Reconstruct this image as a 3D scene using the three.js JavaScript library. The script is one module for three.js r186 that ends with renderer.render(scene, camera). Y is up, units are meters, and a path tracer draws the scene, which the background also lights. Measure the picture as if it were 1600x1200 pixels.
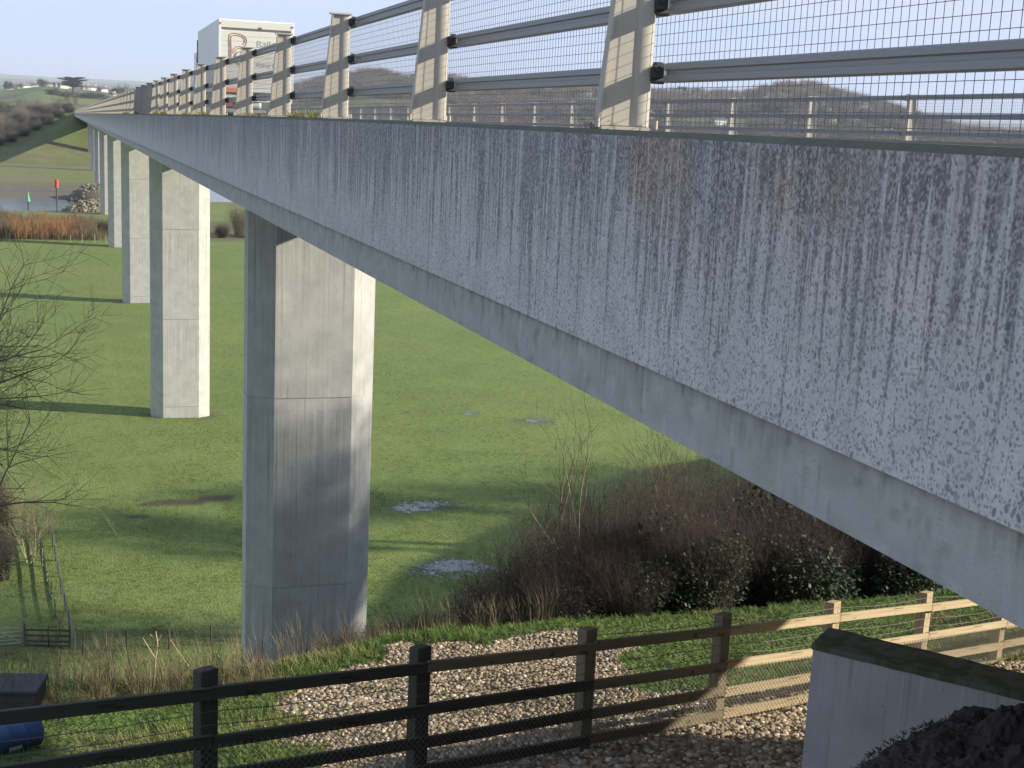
import * as THREE from 'three';
import { mergeGeometries } from 'three/addons/utils/BufferGeometryUtils.js';
import { RoundedBoxGeometry } from 'three/addons/geometries/RoundedBoxGeometry.js';
import { FontLoader } from 'three/addons/loaders/FontLoader.js';
import { TextGeometry } from 'three/addons/geometries/TextGeometry.js';

// ---------------------------------------------------------------- camera, sky, sun, exposure
const EYE = 30.45;
const renderer = new THREE.WebGLRenderer({ antialias: true });
renderer.toneMapping = THREE.LinearToneMapping;
renderer.toneMappingExposure = 1.56;
renderer.shadowMap.enabled = true;
const scene = new THREE.Scene();
const camera = new THREE.PerspectiveCamera(31.69, 4 / 3, 0.1, 30000);
camera.position.set(0, EYE, 0);
camera.rotation.set(-0.2012, -0.32, 0.0479, 'YXZ');
scene.add(camera);

const SUN_EL = 22 * Math.PI / 180, sunH = [0.936, 0.352];
const sunDir = new THREE.Vector3(sunH[0] * Math.cos(SUN_EL), Math.sin(SUN_EL), sunH[1] * Math.cos(SUN_EL));
const sun = new THREE.DirectionalLight(new THREE.Color().setRGB(1.0, 0.91, 0.76), 5);
sun.position.set(20, 0, -60).addScaledVector(sunDir, 400);
sun.target.position.set(20, 0, -60);
sun.castShadow = true; sun.shadow.radius = 1.2;
sun.shadow.mapSize.set(4096, 4096);
Object.assign(sun.shadow.camera, { left: -200, right: 200, top: 150, bottom: -150, near: 1, far: 1200 });
scene.add(sun, sun.target);

// ---------------------------------------------------------------- random numbers and noise
function rng(seed) { let a = seed >>> 0; return () => { a = (a + 0x6D2B79F5) | 0; let t = Math.imul(a ^ (a >>> 15), 1 | a); t = (t + Math.imul(t ^ (t >>> 7), 61 | t)) ^ t; return ((t ^ (t >>> 14)) >>> 0) / 4294967296; }; }
const hash = (x, y, s) => { let h = Math.imul(x | 0, 374761393) + Math.imul(y | 0, 668265263) + Math.imul(s | 0, 974634777); h = Math.imul(h ^ (h >>> 13), 1274126177); return ((h ^ (h >>> 16)) >>> 0) / 4294967296; };
const mod = (a, n) => ((a % n) + n) % n;
function vnoise(x, y, s = 0, px = 0, py = 0) {
  const xi = Math.floor(x), yi = Math.floor(y); let fx = x - xi, fy = y - yi; fx = fx * fx * (3 - 2 * fx); fy = fy * fy * (3 - 2 * fy);
  const X0 = px ? mod(xi, px) : xi, X1 = px ? mod(xi + 1, px) : xi + 1, Y0 = py ? mod(yi, py) : yi, Y1 = py ? mod(yi + 1, py) : yi + 1;
  return (hash(X0, Y0, s) * (1 - fx) + hash(X1, Y0, s) * fx) * (1 - fy) + (hash(X0, Y1, s) * (1 - fx) + hash(X1, Y1, s) * fx) * fy;
}
function fbm(x, y, s = 0, oct = 4, px = 0, py = 0) { let v = 0, a = 0.5, t = 0; for (let o = 0; o < oct; o++) { v += a * vnoise(x, y, s + o * 17, px, py); t += a; a *= 0.5; x *= 2; y *= 2; px *= 2; py *= 2; } return v / t; }
const sm = (a, b, x) => { const t = Math.min(1, Math.max(0, (x - a) / (b - a))); return t * t * (3 - 2 * t); };
const lerp = (a, b, t) => a + (b - a) * t;
const clamp = (x, a, b) => Math.min(b, Math.max(a, x));

// ---------------------------------------------------------------- sky
{
  const W = 1024, H = 512, d = new Float32Array(W * H * 4);
  for (let j = 0; j < H; j++) for (let i = 0; i < W; i++) {
    const el = ((j + 0.5) / H - 0.5) * Math.PI, az = (i / W) * Math.PI * 2, k = (j * W + i) * 4, s = Math.max(0, Math.sin(el));
    const t = Math.pow(s, 0.85);
    let r = lerp(0.44, 0.17, t), g = lerp(0.52, 0.26, t), b = lerp(0.685, 0.46, t);
    // thin high cloud in long streaks
    const q = 1 / (s + 0.18), cx = Math.cos(az) * q * 1.5, cy = Math.sin(az) * q * 1.5;
    const c1 = fbm(cx * 0.9 + 4.1, cy * 2.4 + 1.7, 5, 5), c2 = fbm(cx * 0.35 + 9, cy * 0.6 + 3, 31, 4);
    const cl = sm(0.36, 0.78, c1 * 0.62 + c2 * 0.42) * 0.62 * sm(-0.02, 0.10, s);
    r = lerp(r, 0.50, cl); g = lerp(g, 0.545, cl); b = lerp(b, 0.65, cl);
    if (el < 0) { r = 0.20; g = 0.22; b = 0.2; }
    d[k] = r; d[k + 1] = g; d[k + 2] = b; d[k + 3] = 1;
  }
  const t = new THREE.DataTexture(d, W, H, THREE.RGBAFormat, THREE.FloatType);
  t.mapping = THREE.EquirectangularReflectionMapping; t.magFilter = t.minFilter = THREE.LinearFilter; t.wrapS = THREE.RepeatWrapping; t.needsUpdate = true;
  scene.background = t; scene.environment = t;
}
scene.fog = new THREE.FogExp2(new THREE.Color().setRGB(0.80, 0.88, 1.0), 0.00011);

// ---------------------------------------------------------------- helpers for objects
const taken = {};
function numbered(n) { const k = (taken[n] = (taken[n] ?? -1) + 1); return k ? `${n}_${String(k).padStart(3, '0')}` : n; }
function tag(o, label, category, group) { o.userData.label = label; o.userData.category = category; if (group) o.userData.group = group; return o; }
function thing(name, label, category, pos = [0, 0, 0], turn = 0, group) { const o = new THREE.Group(); o.name = numbered(name); o.position.set(...pos); o.rotation.y = turn; scene.add(o); return tag(o, label, category, group); }
function mesh(name, geo, mat, parent, stuff) { const m = new THREE.Mesh(geo, mat); m.name = parent ? name : numbered(name); m.castShadow = m.receiveShadow = true; (parent || scene).add(m); if (stuff) m.userData.kind = 'stuff'; return m; }
function struct(name, geo, mat) { const m = mesh(name, geo, mat); m.userData.kind = 'structure'; return m; }
function copy(o, label, group) { const c = o.clone(); c.userData = { ...o.userData }; c.name = numbered(o.name.replace(/_\d{3}$/, '')); scene.add(c); if (label) c.userData.label = label; if (group) c.userData.group = group; return c; }
const C = (r, g, b) => new THREE.Color().setRGB(r, g, b);
const mat = (r, g, b, roughness = 0.9, o = {}) => new THREE.MeshStandardMaterial({ color: C(r, g, b), roughness, ...o });
const box = (w, h, d, x = 0, y = 0, z = 0) => new THREE.BoxGeometry(w, h, d).translate(x, y, z);
function bar(a, b, w, h = w) { // box from a to b
  const A = new THREE.Vector3(...a), B = new THREE.Vector3(...b), L = A.distanceTo(B);
  const g = new THREE.BoxGeometry(w, h, L), m = new THREE.Matrix4().lookAt(A, B, Math.abs(B.y - A.y) > 0.95 * L ? new THREE.Vector3(0, 0, 1) : new THREE.Vector3(0, 1, 0));
  return g.applyMatrix4(m.setPosition(A.add(B).multiplyScalar(0.5)));
}
const merge = (a) => mergeGeometries(a.map((g) => (g.index ? g.toNonIndexed() : g)));
// fast soup of thin prisms and leaves
class Soup {
  constructor() { this.p = []; this.n = []; this.c = null; }
  tube(a, b, ra, rb, sides = 3) {
    const dx = b[0] - a[0], dy = b[1] - a[1], dz = b[2] - a[2], L = Math.hypot(dx, dy, dz) || 1e-6, d = [dx / L, dy / L, dz / L];
    const u0 = Math.abs(d[1]) < 0.9 ? [0, 1, 0] : [1, 0, 0];
    let u = [u0[1] * d[2] - u0[2] * d[1], u0[2] * d[0] - u0[0] * d[2], u0[0] * d[1] - u0[1] * d[0]]; const l = Math.hypot(...u); u = u.map((v) => v / l);
    const v = [d[1] * u[2] - d[2] * u[1], d[2] * u[0] - d[0] * u[2], d[0] * u[1] - d[1] * u[0]];
    const ring = [];
    for (let i = 0; i <= sides; i++) { const t = (i / sides) * Math.PI * 2, c = Math.cos(t), s = Math.sin(t); ring.push([u[0] * c + v[0] * s, u[1] * c + v[1] * s, u[2] * c + v[2] * s]); }
    for (let i = 0; i < sides; i++) {
      const n0 = ring[i], n1 = ring[i + 1];
      const A0 = [a[0] + n0[0] * ra, a[1] + n0[1] * ra, a[2] + n0[2] * ra], A1 = [a[0] + n1[0] * ra, a[1] + n1[1] * ra, a[2] + n1[2] * ra];
      const B0 = [b[0] + n0[0] * rb, b[1] + n0[1] * rb, b[2] + n0[2] * rb], B1 = [b[0] + n1[0] * rb, b[1] + n1[1] * rb, b[2] + n1[2] * rb];
      this.p.push(...A0, ...A1, ...B1, ...A0, ...B1, ...B0); this.n.push(...n0, ...n1, ...n1, ...n0, ...n1, ...n0);
    }
  }
  leaf(x, y, z, s, R) { // one folded leaf: two triangles
    const a = R() * 6.283, e = (R() - 0.35) * 1.6, ca = Math.cos(a), sa = Math.sin(a), ce = Math.cos(e), se = Math.sin(e), w = s * (0.3 + 0.25 * R());
    const dx = ca * ce * s, dy = se * s, dz = sa * ce * s, wx = -sa * w, wz = ca * w, wy = (R() - 0.5) * w * 1.2;
    this.p.push(x, y, z, x + dx * 0.5 + wx, y + dy * 0.5 + wy, z + dz * 0.5 + wz, x + dx, y + dy, z + dz, x, y, z, x + dx, y + dy, z + dz, x + dx * 0.5 - wx, y + dy * 0.5 - wy * 0.6, z + dz * 0.5 - wz);
    let nx = -se * ca, ny = ce, nz = -se * sa; for (let i = 0; i < 6; i++) this.n.push(nx, ny, nz);
  }
  tri(a, b, c) { this.p.push(...a, ...b, ...c); const n = new THREE.Vector3(b[0] - a[0], b[1] - a[1], b[2] - a[2]).cross(new THREE.Vector3(c[0] - a[0], c[1] - a[1], c[2] - a[2])).normalize(); for (let i = 0; i < 3; i++) this.n.push(n.x, n.y, n.z); }
  geo() { const g = new THREE.BufferGeometry(); g.setAttribute('position', new THREE.Float32BufferAttribute(this.p, 3)); g.setAttribute('normal', new THREE.Float32BufferAttribute(this.n, 3)); return g; }
}
// textures
const enc = (v) => { v = clamp(v, 0, 1); return Math.round(255 * (v <= 0.0031308 ? 12.92 * v : 1.055 * Math.pow(v, 1 / 2.4) - 0.055)); };
function colorTex(W, H, fn, repeat = true) { // fn(i, j) -> linear rgb
  const d = new Uint8Array(W * H * 4);
  for (let j = 0; j < H; j++) for (let i = 0; i < W; i++) { const c = fn(i, j), k = (j * W + i) * 4; d[k] = enc(c[0]); d[k + 1] = enc(c[1]); d[k + 2] = enc(c[2]); d[k + 3] = 255; }
  const t = new THREE.DataTexture(d, W, H); t.colorSpace = THREE.SRGBColorSpace; finish(t, repeat); return t;
}
function grayTex(W, H, fn) {
  const d = new Uint8Array(W * H * 4);
  for (let j = 0; j < H; j++) for (let i = 0; i < W; i++) { const v = Math.round(255 * clamp(fn(i, j), 0, 1)), k = (j * W + i) * 4; d[k] = d[k + 1] = d[k + 2] = v; d[k + 3] = 255; }
  const t = new THREE.DataTexture(d, W, H); finish(t, true); return t;
}
function finish(t, repeat) { t.magFilter = THREE.LinearFilter; t.minFilter = THREE.LinearMipmapLinearFilter; t.generateMipmaps = true; t.anisotropy = 8; if (repeat) t.wrapS = t.wrapT = THREE.RepeatWrapping; t.needsUpdate = true; }

// ---------------------------------------------------------------- terrain
const GRAVEL = [[1.2, -8.6], [1.6, -12], [2.4, -16.6], [3.1, -18.9], [3.7, -20.5], [4.5, -21.5], [6.9, -22.4], [9.2, -21.6], [8.5, -19.3], [8.6, -18.5], [9.6, -17.6], [11, -14.6], [16, -15.5], [18, -12], [12, -9], [6.3, -7], [4, -6.5]];
function inPoly(x, z, P) { let c = false; for (let i = 0, j = P.length - 1; i < P.length; j = i++) if ((P[i][1] > z) !== (P[j][1] > z) && x < ((P[j][0] - P[i][0]) * (z - P[i][1])) / (P[j][1] - P[i][1]) + P[i][0]) c = !c; return c; }
const isGravel = (x, z) => inPoly(x + (vnoise(x * 1.3, z * 1.3, 3) - 0.5) * 1.5, z + (vnoise(x * 1.3, z * 1.3, 9) - 0.5) * 1.5, GRAVEL);
function hillProfile(x, z) {
  const zb = -20.9 - 1.6 * sm(2, 7, x);
  let y = 28.2 + 0.34 * z; y += 0.42 * clamp(z + 6, 0, 3.5); y = Math.min(y, 28.85); 
  // behind the timber fence the bank drops to a level track, then over the brow
  const f = -((x - 0.94) * 0.408 + (z + 9.695) * 0.913), i = ((x - 0.94) * 0.913 - (z + 9.695) * 0.408) / 2.07;
  if (f > 0) { const yf = 24.9 - 0.319 * clamp(i, -2, 6), bench = 22.1 + 0.14 * (Math.max(z, zb) + 14); y = lerp(yf, bench, sm(0.2, 4.2, f)); if (z < zb) { const q = zb - z; y -= 0.14 * q + 0.75 * q * q / (q + 2.5); } }
  return y;
}
const riverZ = (x, z) => -z + 10 * Math.sin(x / 90) * sm(60, 200, Math.abs(x)) - 42 * sm(14, 34, x);
function fieldY(x, z) { return (fbm(x / 26, z / 26, 77, 3) - 0.5) * 0.5; }
function terrain(x, z) {
  const r = Math.hypot(x, z), az = Math.atan2(x, -z);
  let y = fieldY(x, z) * sm(40, 70, -z);
  // the near valley side, coming further forward to the right
  const push = 62 * sm(46, 92, x) + 22 * sm(-12, -70, x);
  const wide = sm(18, 40, Math.abs(x - 6)), zz = z + push * (z < 0 ? 1 : 0), easy = Math.min(28.85, 28.2 + 0.34 * zz - (zz < -22 ? 0.5 * (zz + 22) * (zz + 22) / (24.5 - zz - 22) : 0));
  const hp = lerp(hillProfile(x, zz), easy, wide);
  if (hp > y) y = Math.log(Math.exp(Math.min(40, (hp - y) * 1.4)) + 1) / 1.4 + y;
  else y += Math.log(Math.exp((hp - y) * 1.4) + 1) / 1.4;
  if (z > -30 && x > -30 && x < 30) y += (fbm(x * 0.9, z * 0.9, 12, 3) - 0.5) * 0.16;
  // river: near bank, channel, mud bank, far bank
  const zr = riverZ(x, z);
  if (zr > 330 && zr < 520) {
    const mud = 1.1 * Math.exp(-(((zr - 422) / 16) ** 2)) * (1 - sm(20, 60, x));
    y -= 1.9 * sm(355, 366, zr) * (1 - sm(444, 458, zr)) - mud * 1.35;
  }
  // far bank and the country beyond
  if (zr > 440) y += 2.2 * sm(446, 500, zr) + 1.5 * sm(500, 640, zr);
  if (-z > 500) {
    y += 17.2 * Math.exp(-(((x - 10) / 40) ** 2)) * sm(555, 622, -z) * (1 - sm(760, 1000, -z) * 0.8);
    y += 3.5 * Math.exp(-(((x + 26) / 22) ** 2)) * sm(520, 560, -z);
  }
  if (r > 640) {
    const ridge = lerp(22, 52, sm(0.10, 0.22, az)) - 27 * sm(0.555, 0.64, az) + 15.5 * Math.exp(-(((az - 0.515) / 0.033) ** 2)) + 6 * Math.exp(-(((az - 0.445) / 0.03) ** 2)) + 4 * Math.exp(-(((az - 0.2) / 0.05) ** 2));
    const back = 8 * sm(0.12, 0.02, az);
    y += (ridge - 4) * sm(700, lerp(1500, 1600, sm(0.08, 0.2, az)), r) * (1 - back * 0);
    y += (fbm(x / 140, z / 140, 41, 4) - 0.5) * lerp(3, 14, sm(900, 1700, r)) * sm(640, 900, r);
    y += 42 * sm(4500, 7800, r) * (0.6 + 0.8 * fbm(az * 9, 2.2, 55, 3)) + 70 * sm(9000, 12500, r) * fbm(az * 6 + 7, 1, 56, 3);
  }
  return y;
}
// land cover: linear base colours
function cover(x, z) {
  const r = Math.hypot(x, z), az = Math.atan2(x, -z);
  const n1 = fbm(x / 3.1, z / 3.1, 21, 3), n2 = fbm(x / 17, z / 13, 22, 3), n3 = fbm(x / 60, z / 40, 23, 3);
  let c = [lerp(0.165, 0.225, n2), lerp(0.235, 0.275, n2), lerp(0.050, 0.070, n2)];
  c = c.map((v) => v * lerp(0.86, 1.12, n1));
  const dry = sm(0.52, 0.72, n3); c = [lerp(c[0], 0.245, dry * 0.5), lerp(c[1], 0.265, dry * 0.5), lerp(c[2], 0.075, dry * 0.5)];
  const to = (k, a) => { c = [lerp(c[0], a[0], k), lerp(c[1], a[1], k), lerp(c[2], a[2], k)]; };
  if (r < 75) {
    if (z > -55) to(sm(-58, -46, z) * sm(0.3, 0.6, n1) * 0.8, [0.075, 0.07, 0.03]);   // rough bank
    if (z > -26) to(sm(-25, -20, z), [lerp(0.10, 0.17, n1), lerp(0.15, 0.20, n1), 0.04]);
    if (isGravel(x, z)) c = [lerp(0.16, 0.27, n1), lerp(0.125, 0.20, n1), lerp(0.085, 0.13, n1)];
    if (z > -8) to(sm(-8, -6, z), [lerp(0.22, 0.32, n1), lerp(0.19, 0.28, n1), lerp(0.14, 0.21, n1)]);  // unseen ground by the camera, made pale to bounce light onto the wing wall
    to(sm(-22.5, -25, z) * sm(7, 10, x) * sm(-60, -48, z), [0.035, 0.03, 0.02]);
  }
  const spot = (px, pz, rx, rz, col, k = 1) => { const d = ((x - px) / rx) ** 2 + ((z - pz) / rz) ** 2 + (n1 - 0.5) * 1.3; if (d < 1) to(k * sm(1, 0.5, d), col); };
  spot(7.0, -101.3, 2.9, 0.9, [0.09, 0.07, 0.045]); spot(4.2, -98, 0.8, 0.5, [0.1, 0.08, 0.05]); spot(10.2, -101.8, 1.6, 0.7, [0.08, 0.07, 0.04]);
  spot(25.4, -97.2, 3.4, 1.7, [0.12, 0.15, 0.08], 0.6); spot(24.2, -83.4, 3.2, 2.2, [0.12, 0.15, 0.08], 0.6); spot(44, -124, 3, 2, [0.14, 0.16, 0.09], 0.6);
  for (const pz of [130.8, 203.9, 277.1]) spot(9.7, -pz, 3.8, 2.6, [0.13, 0.105, 0.075]);
  if (z < -72 && z > -78 && x < 9) to(sm(-72, -74, z) * sm(-78, -76, z) * 0.6, [0.05, 0.055, 0.025]);
  if (-z > 286 && -z < 346) { to(sm(286, 296, -z) * sm(346, 330, -z) * 0.8, [0.13, 0.12, 0.055]); }
  const zr = riverZ(x, z);
  if (zr > 340) { to(0.25 + sm(0.4, 0.6, n2) * 0.4, [0.22, 0.19, 0.11]); to(sm(353, 358, zr) * sm(462, 452, zr), [0.19, 0.16, 0.125]); to(sm(455, 470, zr) * sm(540, 500, zr) * sm(0.45, 0.6, n2) * 0.7, [0.24, 0.20, 0.13]); }
  if (-z > 520 && x > -60 && x < 60 && -z < 660) to(sm(0.35, 0.65, n1) * 0.6, [0.16, 0.13, 0.06]);
  if (r > 640) {
    const fx = Math.floor(x / 110 + 2 * vnoise(x / 300, z / 300, 4)), fz = Math.floor(z / 150 + 2 * vnoise(x / 300, z / 300, 5)), f = hash(fx, fz, 61);
    const field = f < 0.45 ? [0.15, 0.19, 0.055] : f < 0.65 ? [0.12, 0.16, 0.05] : f < 0.8 ? [0.20, 0.19, 0.09] : [0.12, 0.095, 0.06];
    to(sm(640, 760, r), field);
    to(sm(0.14, 0.24, az) * sm(800, 1000, r) * 0.9 * sm(0.32, 0.5, fbm(x / 90, z / 90, 71, 3)), [0.14, 0.115, 0.085]);
  }
  return c;
}
{
  const rs = [0.01]; for (let r = 1; r < 8; r += 1) rs.push(r); for (let r = 8; r < 30; r += 0.3) rs.push(r); for (let r = 30; r < 120; r += 0.75) rs.push(r); for (let r = 120; r < 660; r += 2.2) rs.push(r); for (let r = 660; r < 16000; r *= 1.028) rs.push(r);
  const as = []; for (let a = -180; a < -8; a += 3) as.push(a); for (let a = -8; a < 46; a += 0.16) as.push(a); for (let a = 46; a < 180; a += 3) as.push(a); as.push(180);
  const nr = rs.length, na = as.length, P = new Float32Array(nr * na * 3), K = new Float32Array(nr * na * 3), U = new Float32Array(nr * na * 2), I = [];
  for (let i = 0; i < nr; i++) for (let j = 0; j < na; j++) {
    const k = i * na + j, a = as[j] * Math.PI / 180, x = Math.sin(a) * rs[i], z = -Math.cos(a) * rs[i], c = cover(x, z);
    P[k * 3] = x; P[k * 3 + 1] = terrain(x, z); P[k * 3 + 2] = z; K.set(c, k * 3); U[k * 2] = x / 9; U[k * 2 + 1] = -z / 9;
    if (i < nr - 1 && j < na - 1) I.push(k, k + na + 1, k + 1, k, k + na, k + na + 1);
  }
  const g = new THREE.BufferGeometry(); g.setAttribute('position', new THREE.BufferAttribute(P, 3)); g.setAttribute('color', new THREE.BufferAttribute(K, 3)); g.setAttribute('uv', new THREE.BufferAttribute(U, 2)); g.setIndex(I); g.computeVertexNormals();
  const N = 1024, hgt = new Float32Array(N * N);
  for (let j = 0; j < N; j++) for (let i = 0; i < N; i++) { const u = i / N, v = j / N; hgt[j * N + i] = 0.40 * vnoise(u * 256, v * 256, 1, 256, 256) + 0.35 * vnoise(u * 110, v * 110, 2, 110, 110) + 0.25 * fbm(u * 12, v * 12, 3, 3, 12, 12); }
  const map = colorTex(N, N, (i, j) => { const h = 0.5 * vnoise(i / N * 230, j / N * 230, 14, 230, 230) + 0.3 * vnoise(i / N * 87, j / N * 87, 15, 87, 87) + 0.2 * vnoise(i / N * 29, j / N * 29, 16, 29, 29), w = vnoise(i / N * 31, j / N * 31, 8, 31, 31); const k = lerp(0.58, 1.0, sm(0.25, 0.7, h)); return [k * lerp(0.92, 1, w), k, k * lerp(1, 0.82, w)]; });
  const bump = grayTex(N, N, (i, j) => hgt[j * N + i]);
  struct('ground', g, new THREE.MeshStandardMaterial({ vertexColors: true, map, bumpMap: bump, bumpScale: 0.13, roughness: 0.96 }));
}
// river water
{
  const g = new THREE.PlaneGeometry(1400, 190, 1, 1).rotateX(-Math.PI / 2).translate(0, -1.15, -425);
  const bump = grayTex(256, 256, (i, j) => fbm(i / 256 * 16, j / 256 * 16, 91, 3, 16, 16)); bump.repeat.set(90, 10);
  struct('river_water', g, new THREE.MeshPhysicalMaterial({ color: C(0.10, 0.11, 0.10), roughness: 0.14, ior: 1.33, bumpMap: bump, bumpScale: 0.03 }));
  // puddles standing in the grass
  const sh = mat(0.10, 0.12, 0.08, 0.16);
  for (const [px, pz, rx, rz, sd] of [[25.3, -97.2, 3.6, 1.7, 1], [24.1, -83.4, 3.6, 2.2, 2], [44, -124, 2.2, 1.1, 3], [38, -128, 1.6, 0.8, 4]]) {
    const g = new Soup(), st = 0.07, wet = (x, z) => fbm(x * 1.3, z * 1.3, 400 + sd, 3) * 0.45 + vnoise(x * 5, z * 5, 410 + sd) * 0.25 + vnoise(x * 11, z * 11, 420 + sd) * 0.3 - 0.30 * (((x - px) / rx) ** 2 + ((z - pz) / rz) ** 2) > 0.41;
    const lv = (x, z) => terrain(x, z) + 0.014;
    for (let x = px - rx; x < px + rx; x += st) for (let z = pz - rz; z < pz + rz; z += st) { if (!wet(x, z)) continue; const A = [x, lv(x, z), z], B = [x + st, lv(x + st, z), z], D = [x, lv(x, z + st), z + st], E2 = [x + st, lv(x + st, z + st), z + st]; g.tri(A, D, E2); g.tri(A, E2, B); }
    struct('puddle', g.geo(), sh);
  }
}

// ---------------------------------------------------------------- viaduct
const A0 = 2.312, WID = 13.37, D0 = 6.114, BAY = 3.75, SPAN = 73.16, P0 = 57.6, PC = 9.74;
const lvl = (d) => EYE + 0.079 - 0.018 * d;
const edgeY = (d) => lvl(d) - 0.088 * Math.exp(-Math.max(d, 0) / 10);
const FAS = 1.038, SOF = 1.297, END = 620;
// exposed aggregate with algae streaks
function aggregate(seed, rust) {
  const W = 2048, H = 352, R = rng(seed), dark = new Float32Array(W * H), stain = new Float32Array(W * H), pit = new Float32Array(W * H);
  const blob = (x, y, rx, ry, v, rot) => { const m = Math.ceil(Math.max(rx, ry)) + 1, c = Math.cos(rot), s = Math.sin(rot); for (let j = -m; j <= m; j++) for (let i = -m; i <= m; i++) { const yy = Math.round(y) + j; if (yy < 0 || yy >= H) continue; const u = (i * c + j * s) / rx, w = (-i * s + j * c) / ry, q = u * u + w * w; if (q < 1.25) { const k = yy * W + mod(Math.round(x) + i, W); dark[k] = Math.max(dark[k], v * sm(1.25, 0.6, q)); } } };
  for (let k = 0; k < 27000; k++) { const big = R() < 0.025; blob(R() * W, R() * H, (big ? 2.2 : 0.8) + R() * (big ? 1.8 : 0.9), (big ? 2.4 : 0.9) + R() * (big ? 2.8 : 1.7), 0.25 + 0.65 * R(), (R() - 0.5) * 1.4); }
  for (let k = 0; k < 900; k++) { // streaks that run down from the top edge
    const x = R() * W, w = 1.2 + 10 * R() * R() * R(), clump = sm(0.3, 0.75, vnoise(x / W * 18, 0.5, seed, 18, 0)), len = H * (0.10 + (0.35 + 0.95 * clump) * Math.pow(R(), 1.5)) , amp = (0.25 + 0.6 * R()) * (0.4 + 0.75 * clump); let xx = x;
    for (let y = 0; y < len && y < H; y++) { xx += (R() - 0.5) * 0.5; const f = amp * Math.pow(1 - y / len, 0.7), ww = w * (1 - 0.6 * y / len); for (let i = -Math.ceil(ww); i <= ww; i++) { const k2 = (H - 1 - y) * W + mod(Math.round(xx) + i, W); stain[k2] = Math.min(1, stain[k2] + 0.5 * f * (1 - (i / (ww + 0.6)) ** 2)); } }
  }
  for (let k = 0; k < 70; k++) { const x = R() * W, y0 = R() * H * 0.8, len = 8 + 45 * R(); for (let y = 0; y < len; y++) { const yy = Math.round(H - 1 - y0 - y); if (yy < 0) break; const q = yy * W + mod(Math.round(x - y * 0.06), W); dark[q] = Math.max(dark[q], 0.9 * Math.sin(Math.PI * y / len)); const q2 = yy * W + mod(Math.round(x - y * 0.06) + 1, W); dark[q2] = Math.max(dark[q2], 0.6 * Math.sin(Math.PI * y / len)); } }
  const map = colorTex(W, H, (i, j) => {
    const k = j * W + i, u = i / W, v = j / H, n = fbm(u * 40, v * 6, seed + 3, 3, 40, 0), f = vnoise(u * 900, v * 155, seed + 4, 900, 0);
    let b = 0.60 * lerp(0.86, 1.1, n) * lerp(0.9, 1.08, f), c = [b * 1.0, b * 0.965, b * 0.945];
    const grit = sm(0.3, 0.62, 0.6 * vnoise(u * 900, v * 120, seed + 6, 900, 0) + 0.4 * vnoise(u * 380, v * 66, seed + 7, 380, 0));
    const run = 0.6 * vnoise(u * 260 + 0.5 * n, v * 2.2, seed + 12, 260, 0) + 0.4 * vnoise(u * 620, v * 5, seed + 13, 620, 0), reach = 0.16 + 0.52 * fbm(u * 14, 0.3, seed + 14, 3, 14, 0);
    const film = sm(0.34, 0.66, run + 0.62 * (v - 1 + reach)) * 0.78;
    const s = clamp((Math.max(stain[k] * 1.25, film) + 0.35 * Math.min(stain[k], film)) * lerp(0.40, 1.0, grit) * lerp(0.7, 1.15, n), 0, 0.93);
    c = [lerp(c[0], 0.115, s), lerp(c[1], 0.112, s), lerp(c[2], 0.118, s)];
    const dd = dark[k] * 0.8; c = [lerp(c[0], 0.12, dd), lerp(c[1], 0.123, dd), lerp(c[2], 0.135, dd)];
    const rr = rust * 0.6 * sm(0, 0.2, u) * sm(1, 0.8, u) * sm(0.5, 0.75, fbm(u * 9, v * 1.3, seed + 8, 3, 9, 0)) * sm(0.35, 0.8, v + 0.3 * (n - 0.5)); c = [lerp(c[0], c[0] * 1.02 + 0.03, rr), c[1] * lerp(1, 0.8, rr), c[2] * lerp(1, 0.68, rr)];
    const m = sm(0.968 - 0.05 * n, 0.984, v) * 0.96, mk = lerp(0.8, 1.25, n); c = [lerp(c[0], 0.10 * mk, m), lerp(c[1], 0.105 * mk, m), lerp(c[2], 0.075 * mk, m)];
    return c;
  });
  const bump = grayTex(W, H, (i, j) => { const k = j * W + i; return 0.75 - 0.6 * dark[k] + 0.25 * vnoise(i / W * 900, j / H * 155, seed + 4, 900, 0); });
  return new THREE.MeshStandardMaterial({ map, bumpMap: bump, bumpScale: 0.004, roughness: 0.93 });
}
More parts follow.
